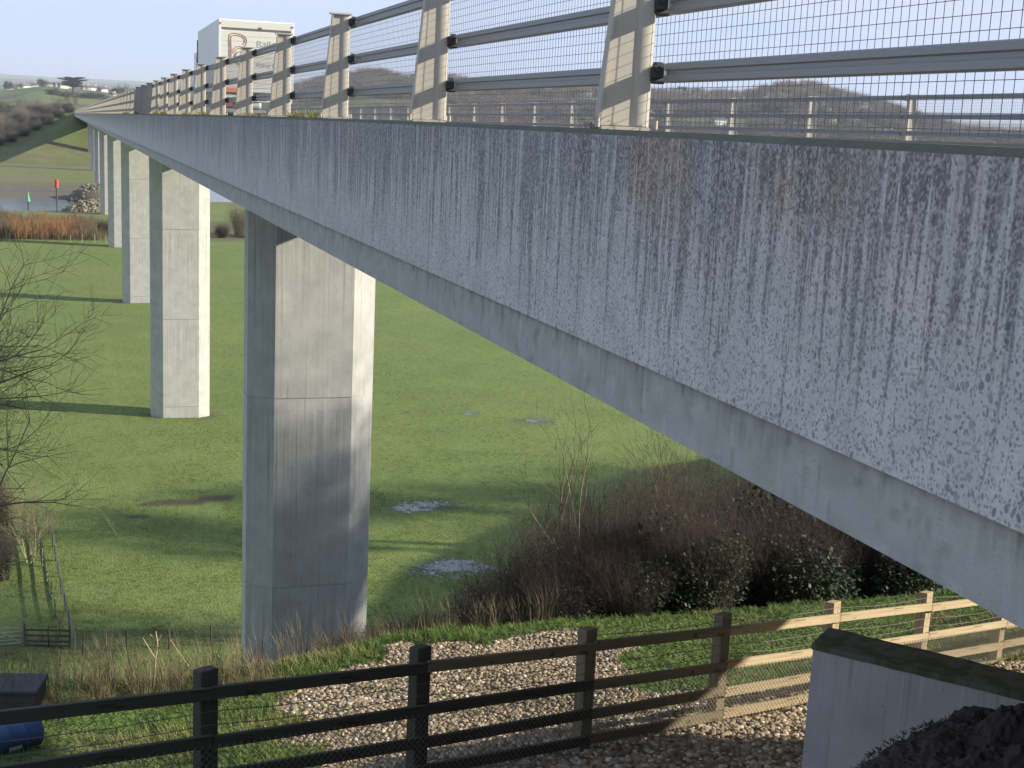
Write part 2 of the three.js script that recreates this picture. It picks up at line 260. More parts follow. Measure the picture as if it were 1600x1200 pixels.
function concrete(seed, o) { // smooth cast concrete: board marks, run marks, mottling; W x H metres
  const R = rng(seed), W = o.w, H = o.h, run = new Float32Array(W * H);
  for (let k = 0; k < o.runs; k++) { const x = R() * W, y0 = R() < 0.6 ? 0 : R() * H, len = H * (0.15 + 0.9 * R() * R()), w = 1 + R() * o.runw, a = (R() - 0.42) * 0.9; for (let y = 0; y < len; y++) { const yy = mod(Math.round(H - 1 - y0 - y), H); if (y0 + y >= H && !o.wrap) break; const f = a * Math.sin(Math.PI * Math.min(1, (y + len * 0.25) / (len * 1.25))); for (let i = -Math.ceil(w); i <= w; i++) run[yy * W + mod(Math.round(x) + i, W)] += f * (1 - (i / (w + 1)) ** 2); } }
  for (let k = 0; k < (o.spots || 0); k++) { const x = R() * W, y = R() * H, r = 1.2 + 5 * R() * R() * R(), a = 0.5 + 0.9 * R(); for (let j = -7; j <= 7; j++) for (let i = -7; i <= 7; i++) { const q = (i * i + j * j * 0.5) / (r * r); if (q < 1) run[mod(Math.round(y) + j, H) * W + mod(Math.round(x) + i, W)] += a * (1 - q) * 1.4; } }
  const map = colorTex(W, H, (i, j) => { const u = i / W, v = j / H, n = fbm(u * o.nx, v * o.ny, seed, 4, o.nx, o.ny), f = vnoise(u * W / 3, v * H / 3, seed + 5), b = vnoise(u * o.boards, 0.5, seed + 9, o.boards, 0); const sp = hash(Math.floor(i / 2), Math.floor(j / 2), seed + 2) > 0.996 ? 0.72 : 1; const k = lerp(0.82, 1.12, n) * lerp(0.95, 1.05, f) * lerp(1 - o.bamp, 1 + o.bamp, b) * (1 - clamp(run[j * W + i], -0.3, 0.8) * 0.42) * sp; return [o.c[0] * k, o.c[1] * k, o.c[2] * k]; });
  const bump = grayTex(W, H, (i, j) => 0.5 + 0.25 * (vnoise(i / W * o.boards, 0.5, seed + 9, o.boards, 0) - 0.5) + 0.35 * (fbm(i / W * o.nx * 4, j / H * o.ny * 4, seed + 1, 3, o.nx * 4, o.ny * 4) - 0.5));
  return new THREE.MeshStandardMaterial({ map, bumpMap: bump, bumpScale: o.bump, roughness: 0.88 });
}
const M = {
  fas: [aggregate(11, 0.9), aggregate(22, 0.1), aggregate(33, 0.35)],
  band: concrete(7, { w: 2048, h: 128, runs: 700, runw: 10, nx: 40, ny: 3, boards: 120, bamp: 0.05, c: [0.42, 0.415, 0.385], bump: 0.003 }),
  pier: concrete(19, { w: 512, h: 1024, runs: 90, runw: 5, nx: 8, ny: 16, boards: 30, bamp: 0.05, c: [0.50, 0.50, 0.475], bump: 0.006, wrap: true }),
  wall: concrete(29, { w: 1024, h: 1024, runs: 90, runw: 7, nx: 9, ny: 9, boards: 5, bamp: 0.03, spots: 160, c: [0.66, 0.655, 0.64], bump: 0.004 }),
  plain: mat(0.3, 0.3, 0.29), asphalt: mat(0.055, 0.055, 0.058), alu: mat(0.43, 0.395, 0.33, 0.6), rail: mat(0.29, 0.29, 0.295, 0.5, { metalness: 0.2 }),
  wire: mat(0.14, 0.145, 0.16, 0.6), dark: mat(0.05, 0.05, 0.05, 0.7), white: mat(0.74, 0.74, 0.72, 0.6),
};
// a strip along the bridge: closed cross-section points [x, y(d)] swept between stations
function sweep(stations, prof, uvOf) {
  const p = [], uv = [], n = prof(stations[0]).length;
  for (let s = 0; s < stations.length - 1; s++) {
    const d0 = stations[s], d1 = stations[s + 1], a = prof(d0), b = prof(d1);
    for (let i = 0; i < n; i++) { const j = (i + 1) % n; const q = [[a[i], d0, i], [a[j], d0, j], [b[j], d1, j], [b[i], d1, i]]; for (const t of [0, 1, 2, 0, 2, 3]) { const [pt, d] = q[t]; p.push(pt[0], pt[1], -d); uv.push(...uvOf(pt, d, i)); } }
  }
  for (const [d, f] of [[stations[0], 1], [stations.at(-1), -1]]) { const a = prof(d); for (let i = 1; i < n - 1; i++) for (const t of f > 0 ? [0, i, i + 1] : [0, i + 1, i]) { p.push(a[t][0], a[t][1], -d); uv.push(...uvOf(a[t], d, 0)); } }
  const g = new THREE.BufferGeometry(); g.setAttribute('position', new THREE.Float32BufferAttribute(p, 3)); g.setAttribute('uv', new THREE.Float32BufferAttribute(uv, 2)); g.computeVertexNormals(); return g;
}
const viaduct = thing('viaduct', 'long concrete road viaduct on tall angular piers crossing the green valley', 'viaduct');
{
  const SEG = 6.05; let k = 0;
  for (let d = -4.1; d < END; d += SEG, k++) {
    const st = []; const nn = d < 40 ? 8 : 2; for (let i = 0; i <= nn; i++) st.push(d + SEG * i / nn);
    const flip = k % 2 ? 1 : 0, vv = (y, q) => (y - (lvl(q) - FAS)) / FAS;
    const m = M.fas[[1, 0, 2, 1, 2, 0][k % 6]];
    mesh('fascia_panel', sweep(st, (q) => [[A0, lvl(q) - FAS], [A0, edgeY(q) - 0.025], [A0 + 0.025, edgeY(q)], [A0 + 0.6, edgeY(q)], [A0 + 0.6, lvl(q) - FAS]], (pt, q, e) => { const u = (q - d) / SEG; return [flip ? 1 - u : u, e === 1 || e === 2 ? 0.992 : clamp(vv(pt[1], q), 0.004, 0.994)]; }), m, viaduct);
    mesh('edge_beam', sweep([d, d + SEG], (q) => [[A0 + 0.03, lvl(q) - SOF], [A0 + 0.03, lvl(q) - FAS - 0.003], [A0 + 0.6, lvl(q) - FAS - 0.003], [A0 + 0.6, lvl(q) - SOF]], (pt, q) => [q / 7.3, (pt[1] - (lvl(q) - SOF)) / 0.27]), M.band, viaduct);
  }
  const R0 = A0 + WID;
  mesh('fascia_panel', sweep([-4, 20, 60, 200, END], (q) => [[R0 - 0.6, lvl(q) - 1.9], [R0 - 0.6, edgeY(q) - 0.06], [R0, edgeY(q) - 0.06], [R0, lvl(q) - 1.9]], (pt, q) => [q / 8.2, (pt[1] - (lvl(q) - FAS)) / FAS]), M.fas[1], viaduct);
  mesh('deck_slab', sweep([-4, END], (q) => [[A0 + 0.605, lvl(q) - SOF + 0.01], [A0 + 0.605, lvl(q) - 0.2], [R0 - 0.605, lvl(q) - 0.2], [R0 - 0.605, lvl(q) - SOF + 0.01]], (pt, q) => [q / 8, pt[0] / 8]), M.plain, viaduct);
  mesh('road_surface', sweep([-4, END], (q) => [[A0 + 1.4, lvl(q) - 0.195], [A0 + 1.4, lvl(q) - 0.13], [R0 - 1.4, lvl(q) - 0.13], [R0 - 1.4, lvl(q) - 0.195]], (pt, q) => [q / 8, pt[0] / 8]), M.asphalt, viaduct);
  for (const x of [A0 + 0.61, R0 - 1.395]) mesh('verge', sweep([-4, END], (q) => [[x, lvl(q) - 0.195], [x, lvl(q) - 0.05], [x + 0.785, lvl(q) - 0.05], [x + 0.785, lvl(q) - 0.195]], (pt, q) => [q, pt[0]]), M.plain, viaduct);
  mesh('box_girder', sweep([-1.5, END], (q) => [[PC - 2.6, lvl(q) - SOF - 1.25], [PC - 3.3, lvl(q) - SOF], [PC + 3.3, lvl(q) - SOF], [PC + 2.6, lvl(q) - SOF - 1.25]], (pt, q) => [q / 3.5, pt[1] / 8.7]), M.pier, viaduct);
  mesh('abutment', box(12.4, 8, 4, A0 + WID / 2, 23.4, 4.2), M.plain, viaduct);
  mesh('abutment', box(12.4, 9, 4, A0 + WID / 2, 12.6, -END + 0), M.plain, viaduct);
  // piers: angular shafts cast in lifts with a recessed joint between
  const hw = 2.72, fw = 1.66, hd = 1.38, cd = 0.75;
  const ring = (s) => [[-fw, hd - s], [fw, hd - s], [hw - s, hd - cd], [hw - s, -hd + cd], [fw, -hd + s], [-fw, -hd + s], [-hw + s, -hd + cd], [-hw + s, hd - cd]];
  const prism = (s, y0, y1, uo) => { const q = ring(s), p = [], uv = []; let per = 0; for (let i = 0; i < 8; i++) { const a = q[i], b = q[(i + 1) % 8], L = Math.hypot(b[0] - a[0], b[1] - a[1]); const v = [[a[0], y0, a[1], per, y0], [a[0], y1, a[1], per, y1], [b[0], y1, b[1], per + L, y1], [b[0], y0, b[1], per + L, y0]]; for (const t of [0, 2, 1, 0, 3, 2]) { p.push(v[t][0], v[t][1], v[t][2]); uv.push(v[t][3] / 3.5 + uo, v[t][4] / 8.7); } per += L; } for (const [y, f] of [[y0, 0], [y1, 1]]) for (let i = 1; i < 7; i++) for (const t of f ? [0, i, i + 1] : [0, i + 1, i]) { p.push(q[t][0], y, q[t][1]); uv.push(q[t][0] / 3.5, q[t][1] / 3.5); } const g = new THREE.BufferGeometry(); g.setAttribute('position', new THREE.Float32BufferAttribute(p, 3)); g.setAttribute('uv', new THREE.Float32BufferAttribute(uv, 2)); g.computeVertexNormals(); return g; };
  for (let i = 0; i < 8; i++) {
    const d = P0 + SPAN * i, top = lvl(d) - SOF - 1.25, bot = (i === 0 ? -1 : Math.min(terrain(PC, -d), 2) - 0.8), pier = new THREE.Group(); pier.name = 'pier'; pier.position.set(PC, 0, -d); viaduct.add(pier);
    mesh('core', prism(0.035, bot, top - 0.02, 0.3), M.pier, pier);
    let y = 1.0, y0 = bot; const js = []; while (y < top - 1.5) { js.push(y); y += 8.45; } js.push(top);
    js.forEach((yj, n) => { mesh('lift', prism(0, y0, yj - (n < js.length - 1 ? 0.022 : 0), (i * 0.37 + n * 0.21) % 1), M.pier, pier); y0 = yj + 0.022; });
  }
}

// ---------------------------------------------------------------- parapets
{
  const H = 1.005;
  const web = new THREE.Shape([[0.012, 0.02], [0.20, 0.02], [0.20, H], [0.105, H]].map((p) => new THREE.Vector2(...p)));
  const postGeo = merge([
    new THREE.ExtrudeGeometry(web, { depth: 0.014, bevelEnabled: false }).translate(0, 0, -0.007),
    bar([0.006, 0.02, 0], [0.099, H, 0], 0.012, 0.062),
    new THREE.CylinderGeometry(0.047, 0.047, H - 0.02, 14).scale(1, 1, 0.5).translate(0.225, (H + 0.02) / 2, 0),
    box(0.215, 0.014, 0.08, 0.178, H + 0.007, 0),
    box(0.25, 0.016, 0.11, 0.135, 0.008, 0),
    ...[[-0.012, 0.055], [0.285, 0.055], [0.285, -0.055]].map(([x, z]) => new THREE.CylinderGeometry(0.011, 0.011, 0.04, 6).translate(x, 0.03, z)),
  ]);
  const brGeo = merge([box(0.06, 0.05, 0.07, 0.288, 0, 0), box(0.03, 0.1, 0.05, 0.31, 0, -0.02), new THREE.CylinderGeometry(0.016, 0.016, 0.13, 8).rotateX(Math.PI / 2).translate(0.285, 0.02, -0.02), new THREE.CylinderGeometry(0.018, 0.018, 0.09, 8).rotateZ(Math.PI / 2).translate(0.29, -0.035, 0)]);
  // extruded rail with two ridges on each side
  const rp = []; const half = [[0.018, -0.046], [0.03, -0.04], [0.03, -0.014], [0.02, -0.008], [0.02, 0.008], [0.03, 0.014], [0.03, 0.04], [0.018, 0.046]]; for (const q of half) rp.push(new THREE.Vector2(q[0], q[1])); for (const q of [...half].reverse()) rp.push(new THREE.Vector2(-q[0], q[1]));
  const railGeo = (L) => new THREE.ExtrudeGeometry(new THREE.Shape(rp), { depth: L, bevelEnabled: false }).translate(0, 0, -L);
  const r1 = railGeo(BAY - 0.05), r10 = railGeo(BAY * 10);
  const RH = [0.945, 0.59, 0.275];
  const wires = (L, step, tk) => { const s = new Soup(); for (let x = step / 2; x < L; x += step) s.tube([0, 0.03, -x], [0, 0.99, -x], tk, tk, 3); for (let y = 0.05; y < 0.98; y += 0.052) s.tube([0.004, y, 0], [0.004, y, -L], tk, tk, 3); return s.geo(); };
  const w1 = wires(BAY, 0.05, 0.0016), w2 = wires(BAY, 0.10, 0.0020), w3 = wires(BAY * 10, 0.3, 0.003);
  function parapet(o, base, flip, off, n, near) {
    const sx = flip ? -1 : 1, put = (m, d, y, x = 0) => { m.position.set(base + sx * x, y, -d); if (flip) m.rotation.y = Math.PI; };
    for (let i = near; i < n; i++) {
      const d = D0 + BAY * (i + off), y = edgeY(d) - (flip ? 0.06 : 0), p = mesh('post', postGeo, M.alu, o); put(p, d, y);
      if (i < 26) for (const h of RH) { const b = mesh('bracket', brGeo, M.dark, p); b.position.set(0, h, 0); }
    }
    const along = (name, g, m, d, L, x, h, stuff) => { const y0 = edgeY(d), y1 = edgeY(d + L), q = mesh(name, g, m, o, stuff); q.position.set(base + sx * x, y0 + h - (flip ? 0.06 : 0), -d); q.rotation.x = Math.atan2(y1 - y0, L); return q; };
    for (let i = near; i < 34; i++) { const d = D0 + BAY * (i + off); for (const h of RH) along('rail', r1, M.rail, d, BAY, 0.345, h); along('mesh_panel', i < 8 ? w1 : w2, M.wire, d, BAY, 0.39, 0); }
    for (let i = 34; i < n - 9; i += 10) { const d = D0 + BAY * (i + off); for (const h of RH) along('rail', r10, M.rail, d, BAY * 10, 0.345, h); along('mesh_panel', w3, M.wire, d, BAY * 10, 0.39, 0); }
  }
  parapet(thing('bridge_parapet', 'metal post and rail parapet with wire mesh along the streaked edge beam', 'parapet'), A0 + 0.07, false, 0, 164, -2);
  parapet(thing('bridge_parapet', 'sunlit metal parapet along the opposite side of the road', 'parapet'), A0 + WID - 0.07, true, 0.5, 94, -1);
}

// ---------------------------------------------------------------- lorry
{
  const zr = 46, y = lvl(zr + 3) - 0.13, L = 7.4, w = 2.46, top = 3.32, x0 = 4.66;
  const o = thing('lorry', 'white box lorry with a red spiral logo driving away over the bridge', 'lorry', [x0 + w / 2, y, -zr], 0);
  o.rotation.x = -Math.atan(0.018) * 1;
  const body = mat(0.80, 0.80, 0.77, 0.45), cream = mat(0.72, 0.70, 0.60, 0.6), seal = mat(0.16, 0.16, 0.13, 0.8), blk = M.dark, red = mat(0.45, 0.19, 0.14, 0.6), grey = mat(0.36, 0.34, 0.32, 0.6), org = mat(0.85, 0.22, 0.06, 0.5);
  const B = mesh('box_body', new RoundedBoxGeometry(w, top - 1.02, L, 2, 0.03).translate(0, (top + 1.02) / 2, -L / 2), body, o);
  mesh('corner_post', box(0.09, top - 1.05, 0.03, -w / 2 + 0.06, (top + 1.02) / 2, 0.012), body, B); mesh('corner_post', box(0.09, top - 1.05, 0.03, w / 2 - 0.06, (top + 1.02) / 2, 0.012), body, B);
  mesh('header', box(w - 0.2, 0.22, 0.03, 0, top - 0.15, 0.012), cream, B);
  mesh('header_seal', box(w - 0.22, 0.035, 0.03, 0, top - 0.29, 0.02), seal, B);
  for (const s of [-1, 1]) mesh('marker_light', new THREE.CylinderGeometry(0.035, 0.035, 0.03, 10).rotateX(Math.PI / 2).translate(s * (w / 2 - 0.06), top - 0.14, 0.03), mat(0.35, 0.2, 0.15), B);
  // roller shutter of narrow slats
  for (let k = 0; k < 11; k++) { const h = 0.164; mesh('door_slat', box(w - 0.24, h - 0.008, 0.02, 0, 1.16 + h * (k + 0.5), 0.004 + (k % 2) * 0.002), cream, B); }
  mesh('door_latch', box(0.09, 0.07, 0.03, 0.12, top - 0.24, 0.03), seal, B);
  // spiral letter logo
  const line = (pts, r = 0.010) => new THREE.TubeGeometry(new THREE.CatmullRomCurve3(pts.map((p) => new THREE.Vector3(p[0], p[1], 0.022))), pts.length * 4, r, 5);
  const bx = -w / 2 + 0.36, by = top - 0.45; const cx = bx + 0.38, cy = by - 0.73;
  const sp = []; for (let t = 0; t <= 15.2; t += 0.35) { const r = 0.02 + 0.275 * t / 15.2; sp.push([cx + r * Math.cos(t + 0.3), cy + r * Math.sin(t + 0.3) * 1.02]); }
  const sp2 = sp.map(([a, b]) => [cx + (a - cx) * 1.22, cy + (b - cy) * 1.22]).slice(24);
  const logo = merge([line([[bx, by - 0.98], [bx, by - 0.5], [bx, by - 0.06], [bx + 0.05, by], [bx + 0.3, by], [bx + 0.5, by - 0.08], [bx + 0.56, by - 0.22], [bx + 0.5, by - 0.37], [bx + 0.42, by - 0.43]]), line([[bx + 0.06, by - 0.98], [bx + 0.06, by - 0.5], [bx + 0.06, by - 0.09], [bx + 0.1, by - 0.06], [bx + 0.3, by - 0.06], [bx + 0.45, by - 0.12], [bx + 0.49, by - 0.22], [bx + 0.44, by - 0.33]]), line(sp), line(sp2)]);
  mesh('logo', logo, red, B);
  const font = await new FontLoader().loadAsync('fonts/droid/droid_sans_regular.typeface.json');
  const txt = (s, size, x, yy) => mesh('lettering', new TextGeometry(s, { font, size, depth: 0.004, curveSegments: 4 }).translate(x, yy, 0.017), grey, B);
  txt('Baileys', 0.21, bx + 0.86, by - 0.40); txt('Horse Feeds', 0.13, bx + 0.86, by - 1.02);
  for (const s of [-1, 1]) mesh('reflective_board', box(0.5, 0.13, 0.02, s * (w / 2 - 0.38), 1.07, 0.02), org, o);
  mesh('rear_bumper', box(w - 0.1, 0.2, 0.12, 0, 0.82, 0.0), body, o); mesh('number_plate', box(0.52, 0.11, 0.01, 0.1, 0.82, 0.067), mat(0.7, 0.55, 0.1), o);
  for (const s of [-1, 1]) mesh('tail_lamp', box(0.34, 0.12, 0.06, s * (w / 2 - 0.3), 0.62, 0.02), mat(0.45, 0.04, 0.03, 0.3), o);
  mesh('underrun_bar', box(w - 0.3, 0.1, 0.08, 0, 0.42, -0.15), grey, o); mesh('chassis', box(0.9, 0.25, L + 1, 0, 0.85, -L / 2 - 0.6), blk, o);
  for (const s of [-1, 1]) { mesh('mudflap', box(0.5, 0.5, 0.02, s * 0.9, 0.4, -0.9), blk, o); for (const q of [-1.6, -L - 0.9]) { const t = mesh('wheel', new THREE.CylinderGeometry(0.47, 0.47, q > -2 ? 0.5 : 0.3, 20).rotateZ(Math.PI / 2).translate(s * (q > -2 ? 0.95 : 1.05), 0.47, q), blk, o); mesh('hub', new THREE.CylinderGeometry(0.2, 0.2, 0.06, 12).rotateZ(Math.PI / 2).translate(s * 1.22, 0.47, q), grey, t); } }
  mesh('exhaust_stack', new THREE.CylinderGeometry(0.028, 0.028, 2.3, 8).translate(-w / 2 - 0.0, 1.85, -L - 0.1), blk, o);
  const cab = mesh('cab', new RoundedBoxGeometry(2.4, 2.1, 1.9, 3, 0.12).translate(0, 1.6, -L - 1.2), body, o); mesh('cab_window', box(0.02, 0.7, 0.9, -1.205, 2.05, -L - 1.3), mat(0.03, 0.04, 0.05, 0.1), cab); mesh('windscreen', box(2.1, 0.8, 0.02, 0, 2.05, -L - 2.15), mat(0.03, 0.04, 0.05, 0.1), cab);
}

// ---------------------------------------------------------------- wing wall and dark earth mound by the abutment
{
  const a = [5.76, -9.17], b = [9.06, -5.44], t = 0.42, yt = 26.25, dx = b[0] - a[0], dz = b[1] - a[1], L = Math.hypot(dx, dz);
  const o = thing('wing_wall', 'pale concrete wing wall with a dark mossy top beneath the bridge', 'wall', [a[0], yt, a[1]], Math.atan2(-dz, dx));
  // local x runs along the wall, +z faces the camera
  const g = new THREE.BoxGeometry(L, 3, t, 24, 16, 2).translate(L / 2, -1.55, -t / 2); const uv = g.attributes.uv, p = g.attributes.position; for (let i = 0; i < p.count; i++) uv.setXY(i, p.getX(i) / 2.5, p.getY(i) / 2.5);
  mesh('wall_face', g, M.wall, o);
  const moss = colorTex(256, 256, (i, j) => { const n = fbm(i / 256 * 12, j / 256 * 12, 301, 4, 12, 12), k = sm(0.4, 0.62, n); return [lerp(0.21, 0.13, k), lerp(0.20, 0.14, k), lerp(0.165, 0.075, k)]; });
  const c = new THREE.BoxGeometry(L + 0.02, 0.05, t + 0.03, 60, 1, 6).translate(L / 2, -0.025, -t / 2); const cp = c.attributes.position; for (let i = 0; i < cp.count; i++) { const n = fbm(cp.getX(i) * 6, cp.getZ(i) * 6 + cp.getY(i) * 3, 44, 3) - 0.5; cp.setY(i, cp.getY(i) + n * 0.02); cp.setZ(i, cp.getZ(i) + n * 0.015); c.attributes.uv.setXY(i, cp.getX(i), cp.getZ(i)); } c.computeVertexNormals();
  mesh('mossy_top', c, new THREE.MeshStandardMaterial({ map: moss, roughness: 1 }), o);
  // mound
  const mo = thing('earth_mound', 'dark rough mound of earth in front of the concrete wing wall', 'mound', [3.55, 27.2, -4.15]);
  const s = new THREE.IcosahedronGeometry(1, 48); const q = s.attributes.position; for (let i = 0; i < q.count; i++) { const x = q.getX(i), y = q.getY(i), z = q.getZ(i), n = 1 + (fbm(x * 2.2 + 5, z * 2.2 + y * 2, 66, 4) - 0.5) * 0.30 + (fbm(x * 9 + 9, z * 9 + y * 8, 67, 4) - 0.5) * 0.12 + (hash(x * 900, y * 900 + z * 400, 6) - 0.5) * 0.02; q.setXYZ(i, x * 0.86 * n, y * 0.92 * n, z * 0.7 * n); } s.computeVertexNormals();
  mesh('soil', s, mat(0.06, 0.05, 0.042, 1), mo);
  const R = rng(71), gr = new Soup(); for (let k = 0; k < 2600; k++) { const a2 = R() * 6.28, e = 0.15 + R() * 1.35, x = Math.cos(a2) * Math.cos(e) * 0.85, z = Math.sin(a2) * Math.cos(e) * 0.69, y = Math.sin(e) * 0.91; gr.tube([x, y, z], [x * 1.02 + (R() - 0.5) * 0.04, y + 0.004 + R() * R() * 0.022, z * 1.03], 0.003, 0.001, 3); }
  mesh('root_fibres', gr.geo(), mat(0.075, 0.06, 0.045, 1), mo, true);
}

// ---------------------------------------------------------------- timber fence below the bridge
function timber(c, seed) { const t = colorTex(256, 64, (i, j) => { const g = fbm(i / 256 * 6, j / 64 * 22, seed, 4, 6, 22), k = vnoise(i / 256 * 4, j / 64 * 3, seed + 4, 4, 3), kn = sm(0.80, 0.9, vnoise(i / 256 * 14, j / 64 * 3.5, seed + 6, 14, 0)); const m = lerp(0.72, 1.16, g) * lerp(0.85, 1.1, k) * (1 - 0.5 * kn); return [c[0] * m, c[1] * m, c[2] * m * (1 - 0.2 * kn)]; }); return new THREE.MeshStandardMaterial({ map: t, roughness: 0.85 }); }
const T = { pale: timber([0.50, 0.40, 0.25], 1), mid: timber([0.25, 0.20, 0.13], 2), shadeDark: timber([0.075, 0.068, 0.05], 3), grey: timber([0.20, 0.185, 0.14], 4) };  // darkest tone has the deck shade over the left fence bays mixed in
{
  const P = [0.94, 26.205, -9.695], S = [1.89, -0.319, -0.845], dir = new THREE.Vector3(S[0], 0, S[2]).normalize(), nrm = new THREE.Vector3(-dir.z, 0, dir.x).multiplyScalar(1); // nrm points to the camera side
  if (nrm.z < 0) nrm.negate();
  const o = thing('timber_fence', 'timber rail fence with chain-link mesh running down under the bridge', 'fence');
  const at = (i, up, out) => [P[0] + S[0] * i + nrm.x * out, P[1] + S[1] * i + up, P[2] + S[2] * i + nrm.z * out];
  const yaw = Math.atan2(-S[2], S[0]);
  const pg = new RoundedBoxGeometry(0.15, 1.75, 0.13, 1, 0.012);
  { const q = pg.attributes.position; for (let k = 0; k < q.count; k++) if (q.getY(k) > 0.8) q.setY(k, q.getY(k) + q.getZ(k) * 0.16); }
  const strandM = mat(0.16, 0.15, 0.13, 0.6), linkM = mat(0.24, 0.21, 0.16, 0.7), railAt = [0.165, 0.56, 0.86, 1.13], R = rng(404);
  for (let i = -2; i <= 8; i++) {
    const m = i < 2 ? T.shadeDark : i < 4 ? T.mid : T.pale; const q = at(i, -0.875 + (R() - 0.5) * 0.03, -0.075), p = mesh('post', pg, m, o); p.position.set(...q); p.rotation.y = yaw; p.rotation.z = (R() - 0.5) * 0.02;  // timber steps darker leftwards, shade under the deck put into its colour
    if (i === 8) break;
    railAt.forEach((h, k) => {
      const mm = i < 1 ? T.shadeDark : i < 2 ? (k ? T.shadeDark : T.mid) : i < 3 ? T.mid : T.pale, j = (R() - 0.5) * 0.025, a = at(i, -h + j, 0.025), b = at(i + 1, -h + (R() - 0.5) * 0.025, 0.025); const L = Math.hypot(b[0] - a[0], b[1] - a[1], b[2] - a[2]);
      const g = new RoundedBoxGeometry(L - 0.006, 0.10, 0.042, 1, 0.006); const r = mesh('rail', g, mm, o); r.position.set((a[0] + b[0]) / 2, (a[1] + b[1]) / 2, (a[2] + b[2]) / 2); r.rotation.order = 'YXZ'; r.rotation.y = yaw; r.rotation.z = Math.atan2(b[1] - a[1], Math.hypot(b[0] - a[0], b[2] - a[2]));
    });
    for (const h of [0.33, 0.44, 0.05]) { if (h < 0.1 && i < 2) continue; const w = new Soup(), pts = []; for (let t = 0; t <= 8; t++) pts.push(at(i + t / 8, -h - 0.03 * Math.sin(Math.PI * t / 8) + 0.004 * Math.sin(t * 2.4 + i), -0.01)); for (let t = 0; t < 8; t++) w.tube(pts[t], pts[t + 1], 0.0035, 0.0035, 4); mesh('wire_strand', w.geo(), strandM, o); }
    const c = new Soup(), h0 = 0.58, h1 = 1.22, hh = h1 - h0, LL = Math.hypot(S[0], S[2]), st = 0.062;
    for (let s = -hh; s < LL; s += st) for (const f of [1, -1]) { let a0 = s, a1 = s + hh, u0 = 0, u1 = 1; if (a0 < 0) { u0 = -a0 / hh; a0 = 0; } if (a1 > LL) { u1 = 1 - (a1 - LL) / hh; a1 = LL; } if (u1 <= u0) continue; const v = (u) => (f > 0 ? h1 - u * hh : h0 + u * hh); c.tube(at(i + a0 / LL, -v(u0), 0.052 + f * 0.002), at(i + a1 / LL, -v(u1), 0.052 + f * 0.002), 0.0025, 0.0025, 3); }
    mesh('chain_link', c.geo(), linkM, o);
  }
}

// ---------------------------------------------------------------- gravel and grass of the near bank
function scatter(name, geo, material, n, place, colour, label) {
  const I = new THREE.InstancedMesh(geo, material, n), m = new THREE.Matrix4(), q = new THREE.Quaternion(), e = new THREE.Euler(), c = new THREE.Color(); let k = 0, guard = 0;
  while (k < n && guard++ < n * 40) { const r = place(k); if (!r) continue; e.set(r.rx || 0, r.ry || 0, r.rz || 0); q.setFromEuler(e); m.compose(new THREE.Vector3(...r.p), q, new THREE.Vector3(...(r.s.length ? r.s : [r.s, r.s, r.s]))); I.setMatrixAt(k, m); if (colour) { const v = colour(r); I.setColorAt(k, c.setRGB(v[0], v[1], v[2])); } k++; }
  I.count = k; I.name = numbered(name); I.userData.kind = 'stuff'; if (label) { I.userData.label = label[0]; I.userData.category = label[1]; } I.castShadow = I.receiveShadow = true; scene.add(I); return I;
}
const tuftGeo = (seed, blades, h, w, lean) => { const s = new Soup(), R = rng(seed); for (let k = 0; k < blades; k++) { const a = R() * 6.283, r = R() * 0.05, l = lean * (0.3 + R()), hh = h * (0.5 + 0.6 * R()), x = Math.cos(a) * r, z = Math.sin(a) * r, px = -Math.sin(a) * w, pz = Math.cos(a) * w, mx = x + Math.cos(a) * l * 0.35, mz = z + Math.sin(a) * l * 0.35, tx = x + Math.cos(a) * l, tz = z + Math.sin(a) * l; s.tri([x - px, 0, z - pz], [x + px, 0, z + pz], [mx, hh * 0.65, mz]); s.tri([mx - px * 0.7, hh * 0.6, mz - pz * 0.7], [mx + px * 0.7, hh * 0.6, mz + pz * 0.7], [tx, hh, tz]); } return s.geo(); };
